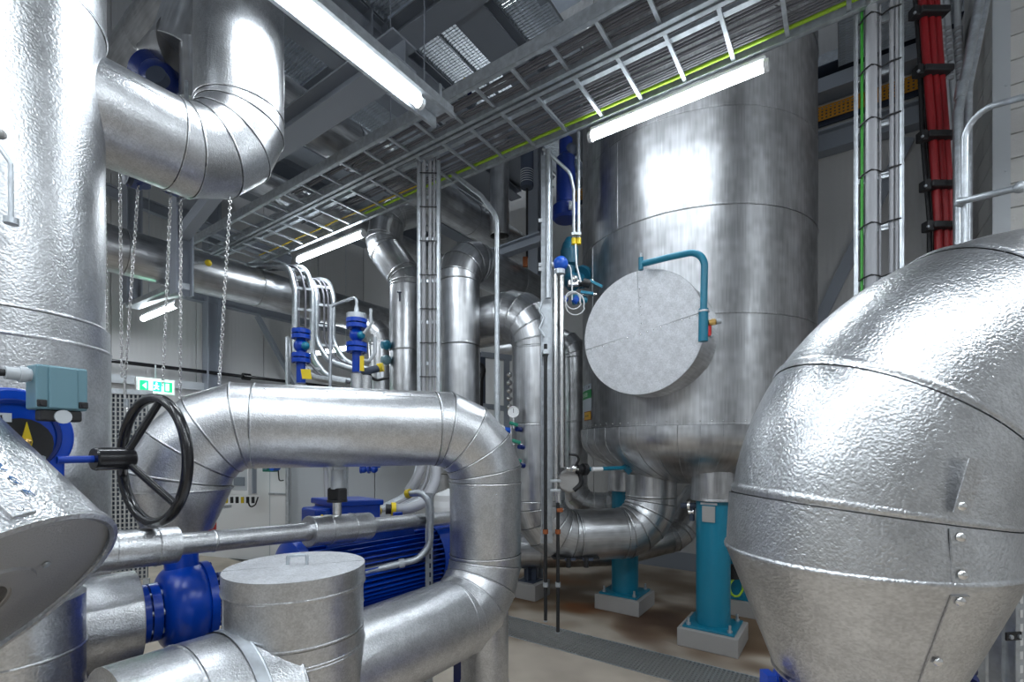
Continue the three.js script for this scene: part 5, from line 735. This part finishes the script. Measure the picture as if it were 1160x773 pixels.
{ // conduits in the centre
  const t = thing('bent_slim_conduit', 'slim galvanised conduit bending down from the cable ladder in the centre', 'conduit', at(563, 476, 4.0)); part(t, 'tube', sweep(fillet([at(512, 196, 4.35), at(545, 222, 4.1), at(563, 246, 4.0), at(563, 482, 4.0)], .22), .021, 12), M.galv); part(t, 'lower_sleeve', cyl(at(563, 410, 4.0), at(563, 482, 4.0), .025), M.galv);
  const s = thing('spring_hanger', 'dark spring hanger with hanging rod left of the tank', 'hanger', at(597, 215, 4.9)); part(s, 'spring_can', lathe(at(597, 213, 4.9), UPV, [[0, 0], [0, .062], [.02, .068], [.42, .068], [.42, 0]], 24), M.steelDark); for (let k = 0; k < 6; k++) part(s, 'spring_coil', lathe(at(597, 208 - k * 2.6, 4.9), UPV, [[0, .068], [.004, .071], [.008, .068]], 24), M.galv); part(s, 'hanger_rod', cyl(at(597, 214, 4.9), at(597, 292, 4.9), .012), M.rubber); part(s, 'clevis', obox(at(595, 297, 4.9), C(1, 0, 0), UPV, C(0, -1, 0).normalize(), .05, .1, .04, .006), M.rust);
  single('hanger_beam', 'short grey steel beam left of the tall tank carrying the hooked pipe', 'steel beam', at(560, 288, 4.85), hbeam(at(556, 290, 4.85), at(613, 270, 4.6), .1, .1), M.steel);
  single('tall_column', 'grey steel column behind the galvanised post', 'column', at(609, 620, 5.3).setY(0), hbeam(at(607, 507, 6.0).setY(0), at(607, 160, 6.0), .14, .14), M.steel);
  // conduit and perforated post by the motor
  const p = at(486, 600, 2.62); const q = thing('perforated_post', 'perforated channel post in front of the blue motor fan cowl', 'channel post', V(p.x, 0, p.z)); const ex = C(1, 0, 0), ez = C(0, -1, 0).normalize(); part(q, 'channel', [obox(V(p.x, .7, p.z), ex, UPV, ez, .04, 1.4, .004), obox(off(V(p.x, .7, p.z), ex, .02).addScaledVector(ez, .02), ex, UPV, ez, .004, 1.4, .04)], M.galv); const sl = []; for (let y = .5; y < 1.3; y += .05) sl.push(obox(off(V(p.x, y, p.z), ez, .003).addScaledVector(ex, .008), ex, UPV, ez, .012, .026, .002)); part(q, 'slots', sl, M.steelDark).userData.kind = 'stuff';
  const c = thing('motor_conduit', 'grey bent conduit running along the side of the blue motor', 'conduit', at(415, 645, 2.4)); part(c, 'tube', sweep(fillet([at(400, 651, 2.35), at(474, 634, 2.55), at(487, 618, 2.58), at(488, 570, 2.6), at(478, 558, 2.65), at(462, 560, 2.7)], .11), .019, 12), M.galv); part(c, 'clip', cyl(at(452, 639, 2.49), at(458, 638, 2.5), .023), M.greyBox); part(c, 'yellow_nut', cyl(at(461, 560, 2.7), at(465, 559, 2.69), .026), M.yellow);
  const w = thing('hooked_conduit', 'thick grey conduit with yellow nut curving beside the motor terminal box', 'conduit', at(446, 578, 3.2)); part(w, 'tube', sweep(fillet([at(445, 577, 3.2), at(462, 577, 3.25), at(482, 570, 3.3), at(494, 545, 3.4), at(494, 500, 3.5)], .2), .036, 12), M.cable); part(w, 'yellow_nut', cyl(at(443, 577, 3.2), at(448, 577, 3.21), .045), M.yellow); part(w, 'black_gland', cyl(at(437, 577, 3.19), at(443, 577, 3.2), .035), M.rubber);
  single('thick_cable', 'thick grey cable curving down beside the hooked conduit', 'cable', at(466, 555, 3.5), sweep(fillet([at(478, 480, 4.1), at(477, 532, 4.05), at(470, 545, 4.0), at(462, 558, 3.95)], .15), .038, 12), M.cable);
}
// ================================================================== BLUE VALVE STACKS BEHIND THE LOOP PIPE
{
  const stack = (label, u, d, v0, big) => {
    const P = v => at(u, v, d), s = d / F, t = thing('blue_valve_stack', label, 'valve', P(440)), k = big ? 1 : .88;
    part(t, 'stub_jacket', sleeve(P(484), P(v0 + 64), .026 * d / 3 * 1.35, { seg: 28, bead: .002, bw: .008, cap1: true }), M.aluMid); part(t, 'stub_side', sleeve(at(u + 9, 447, d + .06), at(u + 9, v0 + 66, d + .06), .05, { seg: 24, cap1: true, bead: .002 }), M.aluMid);
    const fl = (v, h) => [cyl(P(v + h / 2), P(v - h / 2), 11.5 * k * s, 11.5 * k * s, 24)];
    for (const v of [v0 + 4, v0 + 10, v0 + 31, v0 + 37]) part(t, 'flange', fl(v, 4.5), M.blue); part(t, 'valve_body', [cyl(P(v0 + 62), P(v0), 5 * s, 5 * s, 20), ball(P(v0 + 20), 8 * s)], M.blue); part(t, 'teal_cap', ball(at(u + 5, v0 + 20, d - .03), 4.5 * s), M.teal);
    const bl = []; for (let i = 0; i < 8; i++) { const f = i / 8 * 6.283; for (const v of [v0 + 7, v0 + 34]) { const o = V(Math.cos(f), 0, Math.sin(f)).multiplyScalar(9.3 * k * s); bl.push(cyl(P(v + 6).add(o), P(v - 6).add(o), 1.1 * s, 1.1 * s, 6)); } } part(t, 'flange_bolts', bl, M.blueDark).userData.kind = 'stuff';
    part(t, 'yellow_tag', obox(at(u + 6, v0 + 52, d - .08), C(.97, .2, 0).normalize(), UPV.clone().applyAxisAngle(C(0, 1, 0), big ? 0 : -.15), C(.2, -.97, 0).normalize(), big ? .028 : .06, big ? .1 : .065, .003), M.yellow, 'yellow tag'); return t;
  };
  stack('smaller blue flanged valve with a broad yellow tag above the loop pipe', 341, 3.2, 372, false);
  const t = stack('taller blue flanged valve with slim vent pipe above the loop pipe', 404, 3.25, 360, true); part(t, 'top_cap', [cyl(at(404, 362, 3.25), at(404, 356, 3.25), .066), cyl(at(404, 357, 3.25), at(404, 347, 3.25), .02, .014)], M.galv); part(t, 'vent_pipe', sweep(fillet([at(404, 348, 3.25), at(404, 336, 3.25), at(375, 347, 3.25), at(374, 440, 3.25)], .03), .011, 10), M.galv);
  const h = thing('bent_tube', 'grey bent tube with ball ends right of the taller blue valve', 'tube', at(418, 410, 3.2)); part(h, 'tube', sweep(fillet([at(420, 350, 3.2), at(420, 368, 3.2), at(412, 378, 3.2)], .05), .01, 8), M.greyBox); part(h, 'lower_tube', sweep(fillet([at(425, 382, 3.2), at(425, 400, 3.2), at(418, 410, 3.2), at(410, 408, 3.2)], .05), .012, 8), M.greyBox);
  const y = thing('gland_plug', 'black plug with yellow end left of the T-marked pipe', 'plug', at(422, 420, 3.4)); part(y, 'plug_body', cyl(at(411, 422, 3.32), at(430, 417, 3.4), .026), M.steelDark); part(y, 'yellow_end', cyl(at(428, 417, 3.4), at(434, 416, 3.4), .031), M.yellow); part(y, 'dark_cable', sweep(fillet([at(416, 421, 3.4), at(424, 432, 3.4), at(440, 428, 3.5)], .05), .01, 8), M.rubber);
  single('grey_post', 'slim grey post between the curved ladders and the ribbed wall', 'post', at(327, 507, 6.6).setY(0), sweep([at(326, 382, 6.6), at(326, 507, 6.6).setY(0)], .03, 8), M.galv);
  const bw = thing('twin_cap_valve', 'two teal-blue round valve caps left of the T-marked pipe', 'valve', at(439, 410, 5.35)); for (const v of [391, 408]) part(bw, 'cap', [ball(at(438, v, 5.35), .055), cyl(at(433, v, 5.35), at(446, v, 5.45), .042)], v < 400 ? M.teal : M.tealBox);
}
pipe('header_pipe', 'slim header pipe behind the loop pipe carrying the blue valves', [at(300, 486, 3.15), at(470, 488, 3.35)], .1, { mat: M.aluMid, seg: 28, capS: true, capE: true });
// ================================================================== CHAINS
{
  const link = new THREE.TorusGeometry(.0068, .0022, 5, 10).scale(1, 1.55, 1);
  const chain = (label, a, b) => { const dir = b.clone().sub(a), L = dir.length(); dir.normalize(); const n = Math.floor(L / .0172), l = [], q = new THREE.Quaternion().setFromUnitVectors(UPV, dir); for (let k = 0; k < n; k++) l.push(link.clone().rotateY(k % 2 ? .4 : .4 + Math.PI / 2).applyQuaternion(q).translate(...off(a, dir, k * .0172).toArray())); single('hoist_chain', label, 'chain', b, l, M.chrome, 'hanging hand chains'); };
  chain('hanging steel chain closest to the big riser', at(118, 185, 2.5), at(122, 440, 2.5)); chain('hanging steel chain, second from the big riser', at(136, 195, 2.5), at(138, 432, 2.5)); chain('slanting steel chain in front of the first post', at(157, 205, 2.55), at(141, 440, 2.55)); chain('hanging steel chain crossing the small strip light', at(194, 210, 2.55), at(184, 442, 2.55)); chain('hanging steel chain in front of the second post', at(205, 213, 2.55), at(204, 470, 2.55)); chain('lone steel chain hanging right of the branch elbow bottom', at(261, 225, 2.45), at(248, 440, 2.45));
  const k = thing('hoist_hook', 'small steel hook and link hanging behind the handwheel', 'hook', at(143, 470, 2.55)); part(k, 'hook', sweep(fillet([at(141, 434, 2.55), at(142, 455, 2.55), at(145, 470, 2.55), at(142, 476, 2.55)], .02), .007, 6), M.chrome); part(k, 'swivel', cyl(at(143, 452, 2.55), at(143, 462, 2.55), .012), M.galv);
}
{ for (const [u, v, l] of [[158, 203, 'dark blue chain-wheel valve under the branch pipe nearest the riser'], [202, 211, 'dark blue chain-wheel valve under the branch pipe elbow']]) { const c = at(u, v, 2.55), t = thing('chain_valve', l, 'valve', c); part(t, 'valve_body', [cyl(off(c, UPV, -.03), off(c, UPV, .06), .05), bar(off(c, BX, -.09), off(c, BX, .09), .07, .05, UPV, .01)], M.blueDark); part(t, 'nozzle', cyl(c, V(RC.x, c.y + .05, c.z), .035), M.blueDark); part(t, 'chain_wheel', lathe(off(c, AX, -.06), AX, [[0, 0], [0, .055], [.012, .045], [.024, .055], [.024, 0]], 24), M.steelDark); } }
// frame by the chains
{
  const col = (name, label, u, v0, v1, d, w) => single(name, label, 'post', at(u, v1, d), hbeam(at(u, v1, d), at(u, v0, d), w, w), M.steel);
  col('hanging_frame_post', 'grey steel frame post left among the hanging chains', 150, 195, 345, 6.3, .17); col('hanging_frame_post', 'grey steel frame post right among the hanging chains', 206, 205, 335, 4.95, .16);
  single('frame_crossbar', 'grey steel crossbar joining the frame posts above the small strip light', 'steel beam', at(150, 345, 6.3), bar(at(150, 347, 6.3), at(208, 324, 4.95), .14, .06), M.galv); single('frame_crossbar', 'thin inner crossbar of the frame above the small strip light', 'steel beam', at(165, 330, 6.3), bar(at(152, 344, 6.28), at(206, 333, 4.95), .05, .04), M.galv); single('frame_brace', 'grey diagonal brace from the frame post to the ceiling', 'brace', at(212, 250, 5.8), bar(at(207, 266, 4.95), at(248, 214, 4.6), .1, .12), M.steel); single('frame_header', 'grey steel header beam behind the branch pipe above the chains', 'steel beam', at(140, 215, 5.9), hbeam(at(120, 215, 6.6), at(330, 296, 7.2), .16, .14), M.steel);
  const k = thing('pipe_clip', 'small yellow-ended clip on the wall side pipe', 'clip', at(236, 298, 5.2)); part(k, 'clip_tube', sweep(fillet([at(213, 306, 5.4), at(220, 297, 5.3), at(236, 298, 5.2)], .06), .02, 8), M.galv); part(k, 'yellow_end', ball(at(236, 298, 5.2), .035), M.yellow);
}
// ================================================================== THINGS ALONG THE RIBBED WALL
{
  const cvs = document.createElement('canvas'); cvs.width = 256; cvs.height = 110; const g = cvs.getContext('2d'); g.fillStyle = '#e9fff6'; g.fillRect(0, 0, 256, 110); g.fillStyle = '#1fae7b'; g.fillRect(12, 12, 62, 86); g.fillRect(104, 12, 62, 86); g.fillRect(184, 12, 62, 86); g.fillStyle = '#e9fff6'; g.beginPath(); g.moveTo(30, 55); g.lineTo(60, 28); g.lineTo(60, 82); g.fill(); g.fillRect(196, 24, 26, 62); g.beginPath(); g.arc(130, 30, 8, 0, 7); g.fill(); g.lineWidth = 9; g.strokeStyle = '#e9fff6'; g.beginPath(); g.moveTo(130, 40); g.lineTo(126, 62); g.lineTo(112, 84); g.moveTo(126, 62); g.lineTo(148, 80); g.moveTo(112, 48); g.lineTo(148, 52); g.stroke();
  const tx = new THREE.CanvasTexture(cvs); tx.colorSpace = THREE.SRGBColorSpace;
  const c = at(177, 438, 6.6), e = thing('exit_sign', 'lit green and white emergency exit sign on the far wall', 'sign', c), n = V(1, 0, 0), ex = V(0, 0, -1); part(e, 'sign_body', obox(off(c, n, -.03), ex, UPV, n, .46, .22, .05, .008), M.white); part(e, 'lit_face', new THREE.PlaneGeometry(.42, .18).applyMatrix4(basisMatrix(ex, UPV, n, c)), new THREE.MeshStandardMaterial({ map: tx, emissive: 0xffffff, emissiveMap: tx, emissiveIntensity: .6 }), 'lit green pictogram face'); part(e, 'bracket', [cyl(off(off(c, n, -.03), UPV, .1), off(off(c, n, -.03), UPV, .3), .01), cyl(off(c, n, -.05), V(XL + .01, c.y, c.z), .012)], M.galv); const pl = new THREE.PointLight(0x9fffd0, .15); pl.position.copy(off(c, n, .1)); scene.add(pl);
  // grille of filter slats behind the handwheel
  const L = thing('slatted_screen', 'tall grey slatted screen behind the black handwheel', 'screen', at(135, 620, 4.6).setY(0)); const s0 = at(100, 507, 4.7), s1 = at(166, 507, 4.9), dir = s1.clone().sub(s0).normalize(), W = s0.distanceTo(s1), nn = dir.clone().cross(UPV); const yb = .3, yt = at(130, 443, 4.75).y; for (let k = 0; k <= 13; k++) { const p = off(s0, dir, W * k / 13); part(L, 'slat', obox(V(p.x, (yb + yt) / 2, p.z), dir, UPV, nn, .016, yt - yb, .012), M.filter); } const cr = []; for (let y = yb; y < yt; y += .045) { cr.push(obox(off(s0, dir, W / 2).setY(y), dir, UPV, nn, W, .012, .006)); } part(L, 'cross_wires', cr, M.filter).userData.kind = 'stuff'; part(L, 'backing', obox(off(off(s0, dir, W / 2), nn, -.06).setY((yb + yt) / 2), dir, UPV, nn, W, yt - yb, .02), M.steelDark); part(L, 'top_rail', bar(off(s0, dir, -.05).setY(yt), off(s1, dir, .05).setY(yt), .05, .05), M.galv); part(L, 'leg', bar(s0.clone().setY(0), s0.clone().setY(yb), .05, .05, dir), M.galv); part(L, 'leg', bar(s1.clone().setY(0), s1.clone().setY(yb), .05, .05, dir), M.galv);
  // white service cabin with boxes
  const a = at(258, 507, 7.1), b = at(328, 507, 6.75), z0 = a.clone(); const cx = b.clone().sub(a).setY(0).normalize(), cn = cx.clone().cross(UPV), w = a.distanceTo(b) + .9; const cab = thing('service_cabin', 'white service cabin wall panel under the loop pipe', 'cabin', off(b, cx, -w / 2).setY(0)); part(cab, 'front_panel', obox(off(off(b, cx, -w / 2), cn, -.15).setY(1.15), cx, UPV, cn, w, 2.3, .3), M.white); part(cab, 'panel_joint', obox(off(b, cx, -.35).setY(1.15), cx, UPV, cn, .012, 2.28, .006), M.greyBox); part(cab, 'cable_rail', obox(off(b, cx, -.18).setY(at(310, 560, 6.8).y), cx, UPV, cn, .36, .03, .03), M.galv);
  const q = (u, v) => at(u, v, 6.62); const bx = thing('wall_switchbox', 'white wall cabinet with a grey display on the service cabin', 'cabinet', q(278, 558)); part(bx, 'cabinet_body', obox(off(q(277, 540), cn, .02), cx, UPV, cn, .34, .5, .16, .01), M.white); part(bx, 'door', obox(off(q(279, 538), cn, .105), cx, UPV, cn, .26, .42, .012, .004), M.greyBox); part(bx, 'display', obox(off(q(279, 545), cn, .115), cx, UPV, cn, .19, .12, .008), M.glassDark); part(bx, 'side_strip', obox(off(q(291, 540), cn, .06), cx, UPV, cn, .05, .46, .06), M.steel); for (let k = 0; k < 6; k++) part(bx, 'cable_gland', cyl(off(q(258 + k * 6, 563), cn, .02), off(q(258 + k * 6, 570), cn, .02), .02), k % 3 ? M.rubber : M.yellow); part(bx, 'cable_loop', sweep(fillet([off(q(283, 566), cn, .04), off(q(286, 575), cn, .04), off(q(292, 572), cn, .04), off(q(295, 563), cn, .04)], .06), .01, 6), M.rubber);  // cabinet has a plain grey strip right of its door
  const gs = thing('green_switch', 'green switch box with round blue knob on the service cabin', 'switch', q(308, 532)); part(gs, 'switch_box', obox(off(q(308, 528), cn, .03), cx, UPV, cn, .2, .16, .08, .01), M.greenDark); part(gs, 'switch_window', obox(off(q(305, 528), cn, .075), cx, UPV, cn, .07, .1, .008), M.tealBox); part(gs, 'blue_knob', cyl(off(q(318, 529), cn, .05), off(q(318, 529), cn, .16), .05), M.blueHandle); part(gs, 'tail_cable', sweep(fillet([off(q(319, 533), cn, .06), off(q(320, 545), cn, .06), off(q(325, 544), cn, .06)], .04), .008, 6), M.rubber);
  const fe = thing('fire_extinguisher', 'red fire extinguisher hanging below the white wall cabinet', 'extinguisher', q(247, 601)); const f0 = off(q(247, 600), cn, .12); part(fe, 'cylinder', smoothLathe(f0, UPV, [[0, 0], [0, .06], [.02, .075], [.26, .075], [.32, .05], [.34, .025], [.38, .02], [.38, 0]], 24), M.redPaint); part(fe, 'handle', bar(off(f0, UPV, .40), off(off(f0, UPV, .42), cx, .09), .02, .02), M.rubber); part(fe, 'hose', sweep(fillet([off(f0, UPV, .38), off(off(f0, UPV, .36), cx, .08), off(off(f0, UPV, .15), cx, .09)], .05), .01, 6), M.rubber); part(fe, 'wall_hook', bar(off(off(f0, UPV, .3), cn, -.05), off(off(f0, UPV, .3), cn, -.32), .04, .04), M.galv);
  const bv = thing('blue_twin_valve', 'blue twin-bodied valve hanging behind the loop pipe middle', 'valve', at(418, 531, 5.75)); part(bv, 'valve_bodies', [ball(at(412, 532, 5.75), .045), ball(at(424, 532, 5.75), .045), cyl(at(410, 532, 5.75), at(426, 532, 5.75), .024), cyl(at(428, 530, 5.75), at(428, 520, 5.75), .03)], M.blue); part(bv, 'flange', [cyl(at(408.5, 532, 5.75), at(410, 532, 5.75), .05), cyl(at(417, 532, 5.75), at(419, 532, 5.75), .05)], M.blue); part(bv, 'supply_tube', cyl(at(428, 521, 5.75), at(428, 492, 5.75), .03), M.galv);
  const gp = at(388, 507, 3.55); const pp = thing('grey_channel_post', 'grey channel post behind the black topped valve', 'channel post', V(gp.x, 0, gp.z)); part(pp, 'channel', obox(V(gp.x, .95, gp.z), C(1, 0, 0), UPV, C(0, -1, 0).normalize(), .07, 1.9, .05), M.galv); part(pp, 'clamp', obox(off(V(gp.x, 1.22, gp.z), C(0, -1, 0), .03).addScaledVector(C(1, 0, 0), -.06), C(1, 0, 0), UPV, C(0, -1, 0).normalize(), .06, .05, .05, .006), M.rubber); part(pp, 'drop_cable', sweep([at(366, 500, 3.5), at(369, 535, 3.5), at(371, 585, 3.4)], .018, 8), M.cable);
  // partition behind the motor
  const w0 = at(328, 507, 6.7), w1 = at(470, 507, 6.9); const pn = w1.clone().sub(w0).setY(0).normalize(), pm = pn.clone().cross(UPV), pw = w0.distanceTo(w1); const pt = thing('partition_wall', 'plain light grey partition seen through the loop pipe', 'partition', off(w0, pn, pw / 2).setY(0)); for (let k = 0; k < 3; k++) part(pt, 'panel', obox(off(off(w0, pn, pw * (k + .5) / 3), pm, -.1).setY(1.1), pn, UPV, pm, pw / 3 - .01, 2.2, .08), M.greyBox);
  const rd = thing('ribbed_drum', 'pale ribbed drum seen inside the corner of the loop pipe', 'drum', at(506, 640, 4.0).setY(0)); const rc = at(508, 507, 4.05).setY(.2), pr2 = [[0, 0]]; for (let k = 0; k < 13; k++) pr2.push([k * .1, .12], [k * .1 + .05, .125]); 
  part(rd, 'drum_body', lathe(V(rc.x, 0, rc.z), UPV, [...pr2, [1.3, 0]], 28), M.white); rd.position.set(rc.x, 0, rc.z); rd.children[0].geometry.translate(at(506, 640, 4.0).x - rc.x, 0, at(506, 640, 4.0).z - rc.z);
  const dk = thing('equipment_rack', 'dark grey equipment rack between the hooked pipe and thick pipe', 'rack', at(555, 507, 5.6).setY(0)); const dq = at(557, 507, 5.8).setY(0); part(dk, 'rack_post', bar(at(547, 507, 5.6).setY(0), at(547, 400, 5.6), .06, .06, C(1, 0, 0)), M.steelDark); part(dk, 'rack_post', bar(at(574, 507, 5.6).setY(0), at(574, 405, 5.6), .07, .07, C(1, 0, 0)), M.steel); for (const v of [402, 460]) part(dk, 'rack_shelf', bar(at(545, v, 5.6), at(580, v + 4, 5.6), .08, .06), M.steel); part(dk, 'black_hose', sweep(fillet([at(543, 500, 5.4), at(545, 430, 5.4), at(549, 416, 5.4), at(540, 412, 5.5)], .1), .03, 8), M.rubber); for (let k = 0; k < 5; k++) part(dk, 'small_fitting', ball(at(577, 425 + k * 9, 5.5), .035), M.chrome);
}
// yellow hose by the rear tank leg
{ const P = (u, v) => at(u, v, 4.62); single('yellow_hose', 'thin yellow and green hose looped at the rear teal tank leg', 'hose', P(832, 676), sweep(fillet([P(840, 655), P(834, 653), P(826, 662), P(828, 674), P(836, 677), P(842, 668), P(840, 655)], .08), .011, 8), M.earth); const c = thing('black_coupling', 'black coupling with yellow cap at the rear teal tank leg', 'coupling', P(831, 660)); part(c, 'coupling_body', cyl(P(832, 640), P(832, 656), .04), M.rubber); part(c, 'yellow_cap', cyl(P(837, 653), P(842, 653), .028), M.yellow);
  const f = thing('leg_flange_valve', 'small stainless valve beside the sleeve of the nearest tank leg', 'valve', at(778, 580, 4.2)); part(f, 'valve_tube', cyl(at(772, 573, 4.2), at(792, 573, 4.1), .025), M.steelDark); part(f, 'valve_flange', [cyl(at(779, 573, 4.17), at(782, 573, 4.16), .05), cyl(at(780, 580, 4.17), at(786, 580, 4.15), .03)], M.chrome); part(f, 'drop_tube', cyl(at(784, 574, 4.15), at(784, 590, 4.15), .022), M.steelDark); }

renderer.render(scene, camera);
